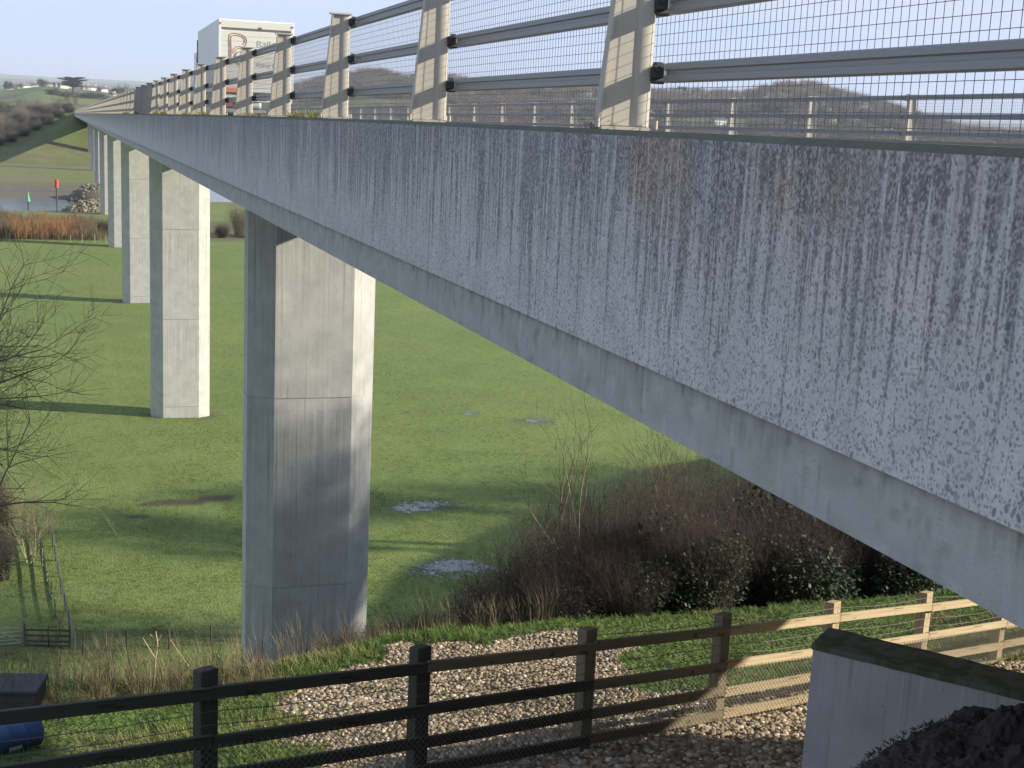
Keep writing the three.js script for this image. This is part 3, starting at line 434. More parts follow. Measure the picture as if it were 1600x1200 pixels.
{
  let R = rng(5);
  const st = new THREE.IcosahedronGeometry(1, 0); { const p = st.attributes.position; for (let i = 0; i < p.count; i++) { const h = 0.8 + 0.4 * hash(Math.round(p.getX(i) * 50), Math.round(p.getY(i) * 50) + Math.round(p.getZ(i) * 90), 3); p.setXYZ(i, p.getX(i) * h, p.getY(i) * h * 0.7, p.getZ(i) * h); } st.computeVertexNormals(); }
  scatter('gravel', st, mat(1, 1, 1, 0.95), 34000, () => { const x = R() * 18, z = -6.5 - R() * 17; if (!isGravel(x, z)) return null; const s = 0.012 + 0.026 * R() * R() + 0.008; return { p: [x, terrain(x, z) + s * 0.25, z], s: [s, s * 0.8, s * (0.8 + 0.5 * R())], rx: R() * 0.6, ry: R() * 6, v: R() }; }, (r) => { const k = 0.6 + 0.75 * r.v, t = hash(r.v * 1e6, 3, 8); return t < 0.16 ? [0.56 * k, 0.50 * k, 0.41 * k] : t < 0.55 ? [0.42 * k, 0.32 * k, 0.22 * k] : [0.30 * k, 0.235 * k, 0.165 * k]; }, ['brown and buff gravel covering the track behind the timber fence', 'gravel']);
  const g1 = tuftGeo(3, 9, 0.16, 0.006, 0.09);
  R = rng(6);
  scatter('bank_grass', g1, mat(1, 1, 1, 0.9), 30000, () => { const x = -6 + R() * 24, z = -8 - R() * 16; const gr = isGravel(x, z); if (gr && R() < 0.965) return null; if (x > 9 && z < -23) return null; if (x > 3.5 && z > -12) { if (R() < 0.9) return null; } const s = (0.45 + 0.75 * R()) * (0.6 + 0.8 * fbm(x * 0.7, z * 0.7, 17, 2)); return { p: [x, terrain(x, z) - 0.015, z], s: [s, s * (x > 7 ? 0.6 : 1), s], ry: R() * 6.28, v: R(), n: fbm(x * 0.5, z * 0.5, 18, 3) }; }, (r) => { const dry = sm(0.56, 0.75, r.n) * 0.6 + (r.v > 0.93 ? 0.6 : 0), k = 0.75 + 0.5 * r.v; return [lerp(0.105, 0.26, dry) * k, lerp(0.185, 0.22, dry) * k, lerp(0.035, 0.09, dry) * k]; }, ['short green grass growing on the bank behind the timber fence', 'grass']);
  // dead stems and bracken along the brow
  const g2 = tuftGeo(8, 12, 0.75, 0.005, 0.32);
  R = rng(9);
  scatter('dead_grass', g2, mat(1, 1, 1, 0.9), 900, () => { const x = -5 + R() * 14, zb = -20.9 - 1.6 * sm(2, 7, x), z = zb + 1.2 - R() * R() * 7; if (x > 3.0 && z > zb - 0.6) return null; if (R() > 0.35 + fbm(x, z, 19, 2) * 0.8) return null; const s = 0.5 + 0.9 * R(); return { p: [x, terrain(x, z) - 0.02, z], s: [s, s * (0.6 + 0.5 * R()), s], ry: R() * 6.28, v: R() }; }, (r) => { const k = 0.6 + 0.6 * r.v; return [0.19 * k, 0.145 * k, 0.085 * k]; }, ['brown dead grass and bracken along the brow of the bank', 'dead grass']);
  // sparse tussocks in the meadow
  const g3 = tuftGeo(12, 10, 0.14, 0.008, 0.14);
  R = rng(13);
  scatter('meadow_grass', g3, mat(1, 1, 1, 0.92), 42000, () => { const a = -0.06 + R() * 0.50, d = 62 + 120 * R() * Math.sqrt(R()), x = Math.sin(a) * d, z = -Math.cos(a) * d; if (z > -56) return null; const n = fbm(x / 2.2, z / 2.2, 14, 3); if (n < 0.42) return null; const s = 0.5 + 0.9 * R() * n; return { p: [x, terrain(x, z) - 0.03, z], s: [s * 1.4, s, s * 1.4], ry: R() * 6.28, v: R() }; }, (r) => { const k = 0.7 + 0.6 * r.v; return [0.12 * k, 0.165 * k, 0.035 * k]; }, ['uneven grass tussocks scattered over the green meadow', 'grass']);
  R = rng(15);
  const o = thing('dead_stalk', 'pale forked dead stalk standing on the grassy brow', 'plant', [1.14, terrain(1.14, -20.9) - 0.02, -20.9]); const s = new Soup(); const L = (a, b, r0, r1) => s.tube(a, b, r0, r1, 5);
  L([0, 0, 0], [0.02, 0.45, 0.02], 0.016, 0.014); L([0.02, 0.45, 0.02], [0.06, 0.75, 0], 0.014, 0.012); L([0.06, 0.75, 0], [0.03, 0.98, 0.02], 0.012, 0.01); L([0.02, 0.52, 0.02], [-0.09, 0.74, 0.05], 0.011, 0.008); L([-0.09, 0.74, 0.05], [-0.17, 0.9, 0.06], 0.009, 0.006); L([0.06, 0.8, 0], [-0.06, 0.93, 0], 0.008, 0.005); L([0.06, 0.8, 0], [0.12, 0.92, 0.03], 0.008, 0.005); L([-0.05, 0, 0.05], [-0.06, 0.5, 0.08], 0.008, 0.005); L([0.3, 0, 0], [0.55, 0.35, 0.1], 0.01, 0.006); L([0.55, 0.35, 0.1], [0.25, 0.85, 0.1], 0.007, 0.005); L([0.9, 0, 0], [0.85, 0.25, 0], 0.016, 0.012);
  mesh('stems', s.geo(), mat(0.48, 0.40, 0.24, 0.9), o);
}
// blue plastic drum and the concrete chamber in the lower left corner
{
  const x = -0.86, z = -18.3, y = terrain(x, z);
  const o = thing('plastic_drum', 'blue plastic drum lying on the grass behind the timber fence', 'drum', [x, y + 0.2, z], 0.35); o.scale.setScalar(0.85); const prof = [[0, -0.42], [0.2, -0.42], [0.24, -0.38], [0.24, -0.16], [0.255, -0.14], [0.255, -0.1], [0.24, -0.08], [0.24, 0.1], [0.255, 0.12], [0.255, 0.16], [0.24, 0.18], [0.24, 0.38], [0.2, 0.42], [0, 0.42]].map((p) => new THREE.Vector2(...p));
  mesh('shell', new THREE.LatheGeometry(prof, 28).rotateZ(Math.PI / 2), mat(0.035, 0.075, 0.17, 0.45), o); mesh('label', new THREE.CylinderGeometry(0.257, 0.257, 0.2, 10, 1, true, -0.3, 0.9).rotateZ(Math.PI / 2).rotateX(0.9).translate(-0.05, 0, 0), mat(0.6, 0.6, 0.65, 0.6, { side: THREE.DoubleSide }), o); mesh('bung', new THREE.CylinderGeometry(0.03, 0.03, 0.03, 10).rotateZ(Math.PI / 2).translate(0.43, 0.12, 0), M.white, o);
  const x2 = -0.95, z2 = -20.0, y2 = terrain(x2, z2), c = thing('inspection_chamber', 'low dark concrete inspection chamber beside the blue drum', 'chamber', [x2, y2, z2], -0.25);
  mesh('walls', new RoundedBoxGeometry(0.85, 0.55, 0.6, 2, 0.02).translate(0, 0.2, 0), mat(0.10, 0.085, 0.085), c); mesh('lid', new RoundedBoxGeometry(0.9, 0.06, 0.65, 2, 0.015).translate(0, 0.505, 0), mat(0.09, 0.088, 0.09), c);
}

// ---------------------------------------------------------------- plants
function growTree(seed, o) { // bare branching tree in local metres, base at 0
  const R = rng(seed), wood = new Soup(), twig = new Soup();
  const grow = (p, d, len, r, lvlN) => {
    const seg = lvlN < 2 ? 4 : 3; let q = p, dd = d;
    for (let s = 0; s < seg; s++) {
      dd = [dd[0] + (R() - 0.5) * o.wig, dd[1] + (R() - 0.5) * o.wig + o.up * (lvlN > 0 ? 1 : 0.3), dd[2] + (R() - 0.5) * o.wig]; const l = Math.hypot(...dd); dd = dd.map((v) => v / l);
      const e = [q[0] + dd[0] * len / seg, q[1] + dd[1] * len / seg, q[2] + dd[2] * len / seg], r0 = r * (1 - 0.55 * s / seg), r1 = r * (1 - 0.55 * (s + 1) / seg);
      (lvlN < 2 ? wood : twig).tube(q, e, r0, Math.max(r1, 0.003), lvlN < 1 ? 8 : lvlN < 2 ? 5 : 3); q = e;
      if (lvlN < o.levels && (s > 0 || lvlN > 0)) { const n = lvlN === 0 ? o.fork0 : 1 + (R() < o.fork ? 1 : 0); for (let k = 0; k < n; k++) { const a = R() * 6.283, t = o.ang * (0.7 + 0.6 * R()), ux = Math.abs(dd[1]) < 0.9 ? [0, 1, 0] : [1, 0, 0]; let u = [ux[1] * dd[2] - ux[2] * dd[1], ux[2] * dd[0] - ux[0] * dd[2], ux[0] * dd[1] - ux[1] * dd[0]]; const l2 = Math.hypot(...u); u = u.map((v) => v / l2); const v = [dd[1] * u[2] - dd[2] * u[1], dd[2] * u[0] - dd[0] * u[2], dd[0] * u[1] - dd[1] * u[0]]; const nd = [0, 1, 2].map((i2) => dd[i2] * Math.cos(t) + (u[i2] * Math.cos(a) + v[i2] * Math.sin(a)) * Math.sin(t)); grow(q, nd, len * (o.short + 0.2 * R()), Math.max(r1 * 0.72, 0.004), lvlN + 1); } }
    }
  };
  const t = o.stems || 1; for (let k = 0; k < t; k++) { const a = R() * 6.28, lean = t > 1 ? 0.35 : 0.08; grow([t > 1 ? Math.cos(a) * 0.2 : 0, 0, t > 1 ? Math.sin(a) * 0.2 : 0], [Math.cos(a) * lean, 1, Math.sin(a) * lean], o.trunk, o.r, 0); }
  return [wood.geo(), twig.geo()];
}
const bark = mat(0.11, 0.09, 0.065, 0.95), twigM = mat(0.15, 0.115, 0.075, 0.95), paleBark = mat(0.30, 0.27, 0.18, 0.95), greyTwig = mat(0.17, 0.14, 0.11, 0.95);
function bareTree(name, label, x, z, g, group, s = 1, turn = 0, m = [bark, twigM], sy = 1) { const o = thing(name, label, 'tree', [x, terrain(x, z) - 0.1, z], turn, group); o.scale.set(s, s * sy, s); mesh('trunk', g[0], m[0], o); mesh('crown', g[1], m[1], o); return o; }
const big = growTree(101, { levels: 5, trunk: 5.2, r: 0.26, wig: 0.35, up: 0.05, fork0: 3, fork: 0.55, ang: 0.72, short: 0.50 });
const big2 = growTree(133, { levels: 5, trunk: 4.4, r: 0.22, wig: 0.42, up: 0.04, fork0: 3, fork: 0.6, ang: 0.85, short: 0.52 });
const hazel = growTree(155, { levels: 3, trunk: 3.2, r: 0.045, wig: 0.35, up: 0.10, fork0: 2, fork: 0.6, ang: 0.55, short: 0.48, stems: 6 });
const sapling = growTree(177, { levels: 3, trunk: 4.2, r: 0.055, wig: 0.28, up: 0.12, fork0: 2, fork: 0.3, ang: 0.5, short: 0.38, stems: 2 });
function bounds(g) { g.computeBoundingBox(); return g.boundingBox; }
// the tree whose branches reach in from the left
bareTree('bare_tree', 'bare spreading tree with lichen-green twigs on the bank beside the meadow', -4.5, -30, big, null, 1.3, 3.5, [bark, mat(0.30, 0.25, 0.145, 0.95)]);
// willow shrub by the meadow fence
bareTree('willow_shrub', 'slender pale-stemmed shrub with upright twigs beside the field fence', -2.9, -89, hazel, null, 0.95, 1.0, [paleBark, mat(0.26, 0.21, 0.13, 0.95)]);
// bare tree beyond the road
bareTree('bare_tree', 'bare rounded tree rising behind the opposite bridge parapet', 47, -58, big, null, 1.55, 2.1, [bark, greyTwig]);
// wood on the valley side to the right: out of the picture, it throws the dappled shade on the meadow and the first pier
{
  const R = rng(909), spots = [[62, -37], [69, -35], [76, -41], [84, -66], [91, -72], [98, -69], [105, -74], [112, -70], [119, -75], [127, -71], [135, -75], [144, -72], [153, -75], [163, -71], [80, -48], [97, -60], [115, -61], [133, -62], [73, -30]];
  spots.forEach(([x, z], i) => bareTree('bare_tree', 'bare tree in the wood on the valley side right of the bridge', x, z, i % 2 ? big : big2, 'trees of the wood right of the bridge', (i < 3 || i === 18 ? 1.7 : 1.2) + 0.3 * R(), R() * 6, [bark, greyTwig], 1.0));
}
// bramble and scrub
function bushGeo(seed, n, leafS) { const R = rng(seed), tw = new Soup(), lf = new Soup(); const lobes = []; for (let k = 0; k < 9; k++) { const a = R() * 6.28, q = 0.55 * Math.sqrt(R()); lobes.push([Math.cos(a) * q, 0.25 + 0.5 * R(), Math.sin(a) * q, 0.3 + 0.2 * R()]); }
  for (let k = 0; k < n; k++) { const l = lobes[Math.floor(R() * 9)], a = R() * 6.28, e = Math.acos(2 * R() - 1), q = l[3] * Math.pow(R(), 0.33), x = l[0] + q * Math.sin(e) * Math.cos(a), y = Math.max(0.01, l[1] + q * Math.cos(e) * 0.8), z = l[2] + q * Math.sin(e) * Math.sin(a); lf.leaf(x, y, z, leafS * (0.6 + 0.8 * R()), R); }
  for (let k = 0; k < n / 7; k++) { const a = R() * 6.28, q = 0.6 * Math.sqrt(R()), x = Math.cos(a) * q, z = Math.sin(a) * q, h = (0.75 + 0.55 * R()) * (1 - 0.35 * q); let p = [x * 0.6, 0, z * 0.6]; for (let s = 1; s <= 4; s++) { const t = s / 4, b = [x * (0.6 + 0.7 * t * t) + (R() - 0.5) * 0.09, h * t * (1.25 - 0.25 * t), z * (0.6 + 0.7 * t * t) + (R() - 0.5) * 0.09]; tw.tube(p, b, 0.0024 * (1.2 - t * 0.8), 0.0024 * (1.1 - t * 0.8), 3); if (s > 1) for (let f = 0; f < 2; f++) tw.tube(b, [b[0] + (R() - 0.5) * 0.2, b[1] + R() * 0.16, b[2] + (R() - 0.5) * 0.2], 0.0012, 0.0005, 3); p = b; } }
  return [tw.geo(), lf.geo()]; }
const bushes = [bushGeo(1, 7000, 0.042), bushGeo(2, 7000, 0.038), bushGeo(3, 6500, 0.045)], darkLeaf = mat(0.042, 0.062, 0.026, 0.68), midLeaf = mat(0.05, 0.07, 0.025, 0.6), brownTwig = mat(0.075, 0.055, 0.05, 0.95), rustTwig = mat(0.24, 0.13, 0.06, 0.95);
const scrubLeaf = mat(0.055, 0.045, 0.038, 0.9), thin = bushGeo(4, 3200, 0.030);
function bush(name, label, x, z, h, r, k, group, mats = [brownTwig, darkLeaf], set = null, y = null) { const o = thing(name, label, 'bush', [x, (y ?? terrain(x, z)) - 0.15, z], k * 1.7, group), g = set || bushes[k % 3]; o.scale.set(r, h, r); mesh('stems', g[0], mats[0], o); mesh('foliage', g[1], mats[1], o); return o; }
{
  const L = [[9.9, -25.6, 2.2, 1.9], [11.2, -27.6, 3.2, 2.3], [12.6, -26.2, 3.3, 2.1], [14.0, -28.4, 4.4, 2.6], [13.4, -31.2, 5.4, 2.9], [15.8, -26.4, 3.6, 2.4], [16.8, -30, 5.6, 3], [18.6, -27.2, 4.2, 2.6], [20.6, -29, 5.2, 2.8], [14.8, -24.6, 2.2, 1.8], [17.6, -24.8, 2.6, 2], [20.5, -25.6, 3.2, 2.4], [19.8, -32.5, 6, 3.2], [12.4, -24.2, 2.2, 1.7], [10.6, -23.9, 1.3, 1.3], [15.6, -33.2, 6.2, 3]];
  L.forEach(([x, z, h, r], i) => bush('bramble_bush', 'dark leafy bramble bush in the thicket shaded by the bridge', x, z, h, r, i, 'brambles of the shaded thicket'));
  const S = [[8.2, -24.9, 1.3, 1.4], [8.9, -27.2, 2.2, 1.7], [10.2, -29.2, 3.3, 2.1], [11.6, -31.4, 4.6, 2.4], [7.0, -26.0, 1.1, 1.3], [13.2, -34, 6.2, 2.8], [15.6, -36, 7.4, 3], [6.0, -25.0, 0.7, 1.1], [5.0, -23.8, 0.5, 0.9], [9.3, -24.1, 1.2, 1.3]];
  S.forEach(([x, z, h, r], i) => bush('twiggy_scrub', 'leafless purple-brown scrub along the meadow edge of the thicket', x, z, h, r, i, 'leafless scrub of the thicket', [brownTwig, scrubLeaf], thin));
  for (const [x, z, s, a] of [[13.0, -29.6, 1.05, 0.2], [14.3, -31.4, 1.2, 2.2], [15.2, -30.2, 1.1, 4.0], [14.0, -29.4, 0.9, 5.2], [16.4, -31.6, 1.2, 1.1]]) bareTree('bare_sapling', 'thin bare sapling standing out of the thicket beside the bridge', x, z, sapling, 'saplings of the thicket', s, a, [paleBark, twigM]);
  // hedge mass at the left edge of the meadow
  for (const [x, z, h, r, k] of [[-5.2, -91, 4.6, 2.0, 1], [-6.0, -95, 4.2, 2.2, 2], [-4.6, -86.5, 3.0, 1.6, 0]]) bush('ivy_hedge', 'dark ivy-covered hedge bush beside the slender pale-stemmed shrub', x, z, h, r, k, 'ivy hedge at the meadow edge', [brownTwig, midLeaf]);
}
console.log('plants done');

// ---------------------------------------------------------------- field fences and gate
{
  const row = (name, label, a, b, n, rails, m, hgt = 1.15, group) => {
    const o = thing(name, label, 'fence', [0, 0, 0], 0, group), R = rng(n * 77 + Math.round(a[0] * 10)), pts = [];
    for (let i = 0; i <= n; i++) { const t = i / n, x = lerp(a[0], b[0], t) + (R() - 0.5) * 0.12, z = lerp(a[1], b[1], t), y = terrain(x, z), h = hgt * (0.9 + 0.2 * R()); pts.push([x, y, z]); const p = mesh('post', new THREE.CylinderGeometry(0.05, 0.06, h + 0.3, 7), m, o); p.position.set(x, y + h / 2 - 0.15, z); p.rotation.set((R() - 0.5) * 0.08, 0, (R() - 0.5) * 0.1); }
    for (let i = 0; i < n; i++) for (const h of rails) mesh(h < 0 ? 'wire' : 'rail', bar([pts[i][0], pts[i][1] + Math.abs(h), pts[i][2]], [pts[i + 1][0], pts[i + 1][1] + Math.abs(h), pts[i + 1][2]], h < 0 ? 0.006 : 0.045, h < 0 ? 0.006 : 0.10), m, o);
    return o;
  };
  row('field_fence', 'weathered post and rail fence running out across the meadow', [-0.25, -74.3], [-2.0, -98], 8, [1.05, 0.7, 0.35], T.grey);
  row('field_fence', 'line of leaning posts and wire beside the meadow rail fence', [-1.0, -76.5], [-2.9, -97], 7, [-1.0, -0.6], T.grey);
  row('field_fence', 'dark low rail fence between the metal gate and the meadow fence', [-2.75, -75.2], [-0.45, -74.6], 2, [1.0, 0.68, 0.36, 0.1], T.shadeDark, 1.25);
  row('field_fence', 'post and wire fence along the ditch at the foot of the bank', [0.2, -73.5], [9.5, -73.2], 4, [-1.0, -0.65, -0.3], T.shadeDark, 1.2);
  row('field_fence', 'line of pale posts and wire in front of the rust-brown reeds', [-16, -283], [9, -284], 11, [-1.0, -0.6], T.pale, 1.6);
  const g = thing('field_gate', 'grey metal bar gate at the end of the dark rail fence', 'gate', [-2.85, terrain(-2.85, -75.3), -75.3]), mm = mat(0.30, 0.33, 0.33, 0.5, { metalness: 0.4 });
  for (const h of [0.2, 0.42, 0.64, 0.88, 1.15]) mesh('bar', new THREE.CylinderGeometry(0.022, 0.022, 3.0, 8).rotateZ(Math.PI / 2).translate(-1.6, h, 0), mm, g); for (const x of [-0.1, -1.6, -3.1]) mesh('upright', new THREE.CylinderGeometry(0.022, 0.022, 1.0, 8).translate(x, 0.68, 0), mm, g);
  mesh('brace', bar([-0.1, 0.2, 0.03], [-1.6, 1.15, 0.03], 0.03), mm, g); mesh('gate_post', new THREE.CylinderGeometry(0.09, 0.1, 1.7, 9).translate(0.05, 0.7, 0), T.grey, g);
}

// ---------------------------------------------------------------- reeds, river bank, marker posts, stone heaps
{
  let R = rng(41);
  const rg = tuftGeo(51, 26, 2.6, 0.022, 0.55);
  scatter('reed_bed', rg, mat(1, 1, 1, 0.95), 2600, () => { const x = -24 + R() * 32, z = -287 - R() * 32; if (x > 5.5 && R() < 0.6) return null; const s = (0.6 + 0.6 * R()) * (0.55 + 0.9 * fbm(x / 3, z / 6, 53, 3)) * lerp(1.1, 0.6, sm(1, 8, x)); return { p: [x, terrain(x, z) - 0.05, z], s: [s, s * 1.05, s], ry: R() * 6.28, v: R(), x, n: fbm(x / 4, z / 5, 52, 3) }; }, (r) => { const k = 0.7 + 0.6 * r.v, o = sm(-15, -10, r.x) * sm(5, -2, r.x) * sm(0.32, 0.55, r.n); return [lerp(0.16, 0.30, o) * k, lerp(0.125, 0.165, o) * k, lerp(0.07, 0.07, o) * k]; }, ['rust-brown reeds and dead stems at the far end of the meadow', 'reeds']);
  for (const [x, z, h, r, k] of [[-19, -291, 4, 4, 0], [-24, -294, 4.5, 4, 1], [-14.5, -296, 2.6, 3, 2], [11.2, -301, 3, 2.6, 1], [6.5, -306, 2.2, 2.6, 2]]) bush('marsh_bush', 'low dark green bush growing among the rust-brown reeds', x, z, h, r, k, 'bushes among the reeds', [brownTwig, midLeaf]);
  bush('hawthorn_clump', 'grey-brown leafless hawthorn clump on the bank between the two nearest piers', 35.8, -302, 6.6, 4.6, 1, null, [mat(0.16, 0.135, 0.095, 0.95), mat(0.11, 0.10, 0.06, 0.9)], thin);
  for (const [x, k] of [[31.2, 0], [38.5, 2]]) bush('marsh_bush', 'dark bush at the foot of the leafless hawthorn clump', x, -298, 2.6, 2.4, k, 'bushes under the hawthorn clump', [brownTwig, midLeaf]);
  const low = new Soup(); // heaps of quarried stone on the river bank
  const heap = (label, cx, cz, rx, rz, h, seed) => { const o = thing('stone_heap', label, 'stone heap', [cx, terrain(cx, cz), cz]); const Q = rng(seed), gs = [[], []]; for (let k = 0; k < 420; k++) { const a = Q() * 6.28, q = Math.pow(Q(), 0.6), x = Math.cos(a) * q * rx, z = Math.sin(a) * q * rz, s = 0.28 + 0.4 * Q(), g = new THREE.IcosahedronGeometry(s, 0); g.scale(1, 0.7 + 0.3 * Q(), 0.8 + 0.5 * Q()); g.rotateX(Q() * 3); g.rotateY(Q() * 3); g.translate(x, Math.max(0, h * (1 - q * q * 0.95)) * (0.75 + 0.25 * Q()) + terrain(cx + x, cz + z) - terrain(cx, cz), z); gs[k % 2].push(g); } const base = new THREE.SphereGeometry(1, 20, 8, 0, 6.283, 0, 1.57).scale(rx * 0.95, h * 0.85, rz * 0.95).translate(0, -0.1, 0); mesh('rubble_core', base, mat(0.10, 0.085, 0.06), o); mesh('stones', merge(gs[0]), mat(0.26, 0.235, 0.165, 1), o, true); mesh('stones', merge(gs[1]), mat(0.15, 0.135, 0.095, 1), o, true); };
  heap('lower heap of rough buff stone beside the river water', 4.6, -369, 7.2, 6, 3.6, 31);
  heap('upper heap of rough grey stone behind the river bank', 6.6, -408, 7.4, 7, 4.6, 32);
  const post = (label, x, z, h, c, part) => { const o = thing('river_marker', label, 'marker', [x, Math.min(terrain(x, z), -1), z]); mesh('pole', new THREE.CylinderGeometry(0.22, 0.26, h, 10).translate(0, h / 2 - 0.5, 0), mat(0.10, 0.09, 0.08), o); mesh(part, part === 'cone_topmark' ? new THREE.ConeGeometry(0.55, 2.7, 10).translate(0, h + 0.7, 0) : new THREE.CylinderGeometry(0.5, 0.5, 2.3, 12).translate(0, h + 0.5, 0), c, o); };
  post('green-topped marker post standing in the river', -10.3, -373, 3.4, mat(0.10, 0.42, 0.22, 0.6), 'cone_topmark');
  post('red-topped marker post standing in the river', -3.4, -387, 6.0, mat(0.55, 0.08, 0.07, 0.6), 'can_topmark');
  // motor home parked on the far bank
  const x = -27.5, z = -575, v = thing('camper_van', 'white camper van parked on the far river bank', 'van', [x, terrain(x, z), z], 0.2), wm = mat(0.8, 0.8, 0.78, 0.4); mesh('body', new RoundedBoxGeometry(5.6, 2.3, 2.2, 2, 0.2).translate(0, 1.7, 0), wm, v); mesh('cab', new RoundedBoxGeometry(1.6, 1.5, 2.0, 2, 0.25).translate(3.3, 1.25, 0), wm, v); for (const q of [-1.4, 0.6]) mesh('window', box(1.0, 0.6, 0.02, q, 2.0, 1.11), M.dark, v); for (const q of [-1.6, 3.0]) for (const s of [-0.95, 0.95]) mesh('wheel', new THREE.CylinderGeometry(0.36, 0.36, 0.25, 14).rotateX(Math.PI / 2).translate(q, 0.36, s), M.dark, v);
}

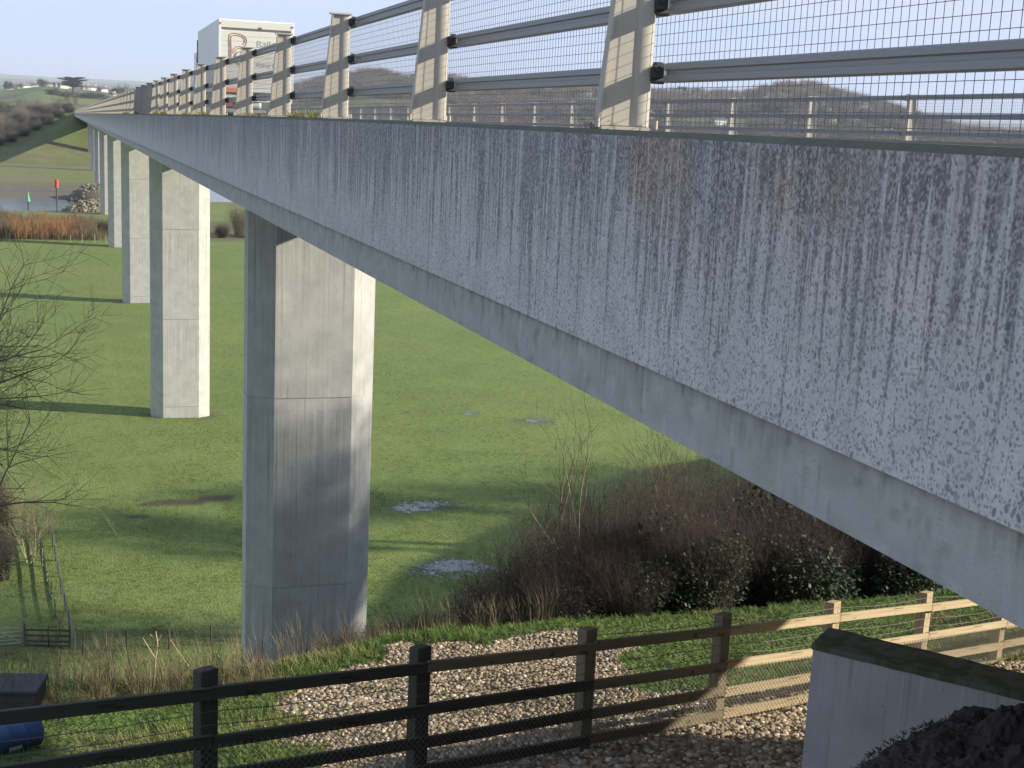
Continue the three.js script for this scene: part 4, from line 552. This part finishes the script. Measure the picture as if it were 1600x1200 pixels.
// ---------------------------------------------------------------- far bank scrub, village, woods
{
  const R = rng(61);
  const scrubM = [mat(0.17, 0.14, 0.105, 0.95), mat(0.105, 0.095, 0.06, 0.9)], greenM = [brownTwig, mat(0.06, 0.075, 0.035, 0.8)];
  for (let k = 0; k < 30; k++) { const t = k / 29, row = k % 3, x = lerp(-40, 3, t) - row * 2, z = lerp(-545, -622, t) - row * 9 + R() * 4; bush('bank_scrub', row ? 'leafless grey-brown scrub on the embankment at the far bridge end' : 'dark green scrub low on the embankment at the far bridge end', x, z, lerp(row ? 7.5 : 4.5, 2.4, t * t) * (0.8 + 0.4 * R()), lerp(4.8, 3.4, t) + 1.4 * R(), k, row ? 'grey-brown embankment scrub' : 'green embankment scrub', row ? scrubM : greenM, row ? (k % 2 ? thin : null) : null); }
  // houses: plain gabled boxes with roof and chimney
  const house = (name, label, x, z, w, d, h, turn, group, wallC, roofC) => { const y = terrain(x, z) - 0.6, o = thing(name, label, 'house', [x, y, z], turn, group); mesh('wall', box(w, h, d, 0, h / 2, 0), wallC, o); const sh = new THREE.Shape([new THREE.Vector2(-d / 2 - 0.4, 0), new THREE.Vector2(d / 2 + 0.4, 0), new THREE.Vector2(0, d * 0.42)]); const rf = mesh('roof', new THREE.ExtrudeGeometry(sh, { depth: w + 0.6, bevelEnabled: false }).rotateY(Math.PI / 2).translate(-w / 2 - 0.3, h + 0.01, 0), roofC, o); mesh('chimney', box(0.9, 1.6, 0.7, w / 2 - 1, h + d * 0.4, 0), wallC, rf); return o; };
  const roofs = [mat(0.13, 0.12, 0.125), mat(0.17, 0.12, 0.10), mat(0.2, 0.19, 0.18)], walls = [mat(0.78, 0.77, 0.74), mat(0.6, 0.55, 0.46), mat(0.45, 0.4, 0.34)];
  const polar = (px, r) => { const a = 0.32 + Math.atan((px - 800) / 2113); return [Math.sin(a) * r, -Math.cos(a) * r]; };
  for (const [px, r, w, k] of [[36, 1450, 11, 0], [45, 1455, 9, 0], [12, 1480, 11, 1], [58, 1560, 10, 2], [92, 1440, 9, 1], [119, 1450, 8, 0], [127, 1447, 7, 0], [138, 1452, 8, 0], [154, 1452, 7, 0], [72, 1570, 12, 1], [25, 1500, 9, 1], [196, 1430, 6, 0], [169, 1330, 5, 0], [84, 1500, 8, 2], [104, 1520, 9, 1]]) { const [x, z] = polar(px, r); house('village_house', k ? 'dull stone house in the village beyond the far bridge end' : 'white house in the village beyond the far bridge end', x, z, w, 6, 3.2, 0.3 + R() * 0.5, k ? 'stone village houses' : 'white village houses', walls[k], roofs[Math.floor(R() * 3)]); }
  for (let k = 0; k < 46; k++) { const px = 560 + R() * 1040, r = 1080 + 480 * R(), [x, z] = polar(px, r); house('hillside_house', 'pale house among the bare trees of the hillside beyond the road', x, z, 8 + 5 * R(), 6.5, 4.4, R() * 3, 'houses on the hillside beyond the road', walls[R() < 0.6 ? 0 : 1], roofs[Math.floor(R() * 3)]); }
  // flat-topped cedar above the village
  { const [x, z] = polar(107, 1330), o = thing('cedar_tree', 'dark flat-topped cedar towering over the white village houses', 'tree', [x, terrain(x, z) - 0.5, z]), Q = rng(7), wood = new Soup(), lf = new Soup(); wood.tube([0, 0, 0], [0.5, 7, 0], 0.9, 0.6, 8); for (let k = 0; k < 26; k++) { const a = Q() * 6.28, l = 4 + 6.5 * Q(), y = 4.5 + 6 * Q(), e = [Math.cos(a) * l, y + 1.2, Math.sin(a) * l]; wood.tube([0.4, y - 1.5, 0], e, 0.28, 0.08, 5); for (let q = 0; q < 420; q++) { const u = Math.pow(Q(), 0.5), b = Q() * 6.28, rr = 2.3 * Math.sqrt(Q()); lf.leaf(e[0] * u + Math.cos(b) * rr, y - 0.3 + 1.4 * u + (Q() - 0.5) * 0.9, e[2] * u + Math.sin(b) * rr, 0.55, Q); } } o.scale.setScalar(1.25); mesh('trunk', wood.geo(), bark, o); mesh('crown', lf.geo(), mat(0.03, 0.045, 0.028, 0.9), o); }
  // single trees and hedge trees round the village
  const treeG = bushGeo(9, 1500, 0.09), treeG2 = bushGeo(10, 500, 0.08);
  for (const [px, r, h, w, k] of [[8, 1400, 8, 6, 0], [20, 1390, 6, 6, 1], [60, 1460, 8, 8, 0], [75, 1230, 6, 10, 0], [95, 1215, 5, 10, 0], [140, 1235, 6, 13, 0], [165, 1205, 5, 10, 0], [185, 1405, 11, 9, 1], [205, 1390, 9, 8, 0], [150, 1460, 6, 9, 1], [30, 900, 9, 8, 1], [2, 880, 9, 7, 0], [16, 860, 8, 6, 1], [40, 880, 7, 6, 1], [55, 850, 7, 4, 1], [100, 815, 9, 4, 1], [112, 820, 8, 3, 1], [85, 800, 5, 5, 1], [110, 1235, 6, 9, 1], [125, 1225, 5, 9, 0], [175, 1520, 7, 12, 0], [215, 1450, 8, 12, 0], [66, 1420, 6, 8, 1], [48, 1400, 5, 8, 1], [30, 1420, 5, 7, 1], [130, 1420, 5, 8, 1], [146, 1410, 5, 7, 1]]) { const [x, z] = polar(px, r); const o = thing('village_tree', k ? 'bare grey tree in the fields round the village' : 'dark evergreen tree in the fields round the village', 'tree', [x, terrain(x, z) - 0.3, z], px, k ? 'bare trees round the village' : 'evergreen trees round the village'); o.scale.set(w, h, w); const g = k ? treeG2 : treeG; mesh('trunk', g[0], bark, o); mesh('crown', g[1], k ? mat(0.13, 0.105, 0.08) : mat(0.045, 0.06, 0.035), o); }
  // woods on the hills: one mass
  const clump = merge([treeG2[0].clone().scale(1.6, 1, 1.6), treeG2[1]]);
  const Q = rng(63);
  scatter('hill_wood', clump, mat(1, 1, 1, 0.95), 3400, () => { const px = 430 + Q() * 1250, r = 820 + 900 * Q(), [x, z] = polar(px, r); if (fbm(x / 90, z / 90, 71, 3) < 0.40) return null; const s = 5 + 4 * Q(); return { p: [x, terrain(x, z) - 0.5, z], s: [s, s * (1 + 0.4 * Q()), s], ry: Q() * 6, v: Q() }; }, (r) => { const k = 0.7 + 0.6 * r.v; return r.v > 0.86 ? [0.08, 0.09, 0.055] : [0.19 * k, 0.155 * k, 0.125 * k]; }, ['bare brown woodland covering the hills beyond the road', 'woodland']);
}
// tufts of moss and grass on the bridge edge
{
  const R = rng(73), g = tuftGeo(74, 14, 0.05, 0.004, 0.05);
  scatter('edge_moss', g, mat(1, 1, 1, 0.95), 420, () => { const d = 6 + 60 * Math.pow(R(), 0.7); if (vnoise(d / 2.2, 0.5, 5) < 0.55) return null; const s = 0.6 + 1.3 * R(); return { p: [A0 + 0.03 + R() * 0.3, edgeY(d) - 0.004, -d], s: [s, s, s], ry: R() * 6, v: R() }; }, (r) => { const k = 0.7 + 0.6 * r.v; return [0.20 * k, 0.19 * k, 0.05 * k]; }, ['yellow-green moss tufts along the top of the bridge edge', 'moss']);
}
console.log('built');
renderer.render(scene, camera);
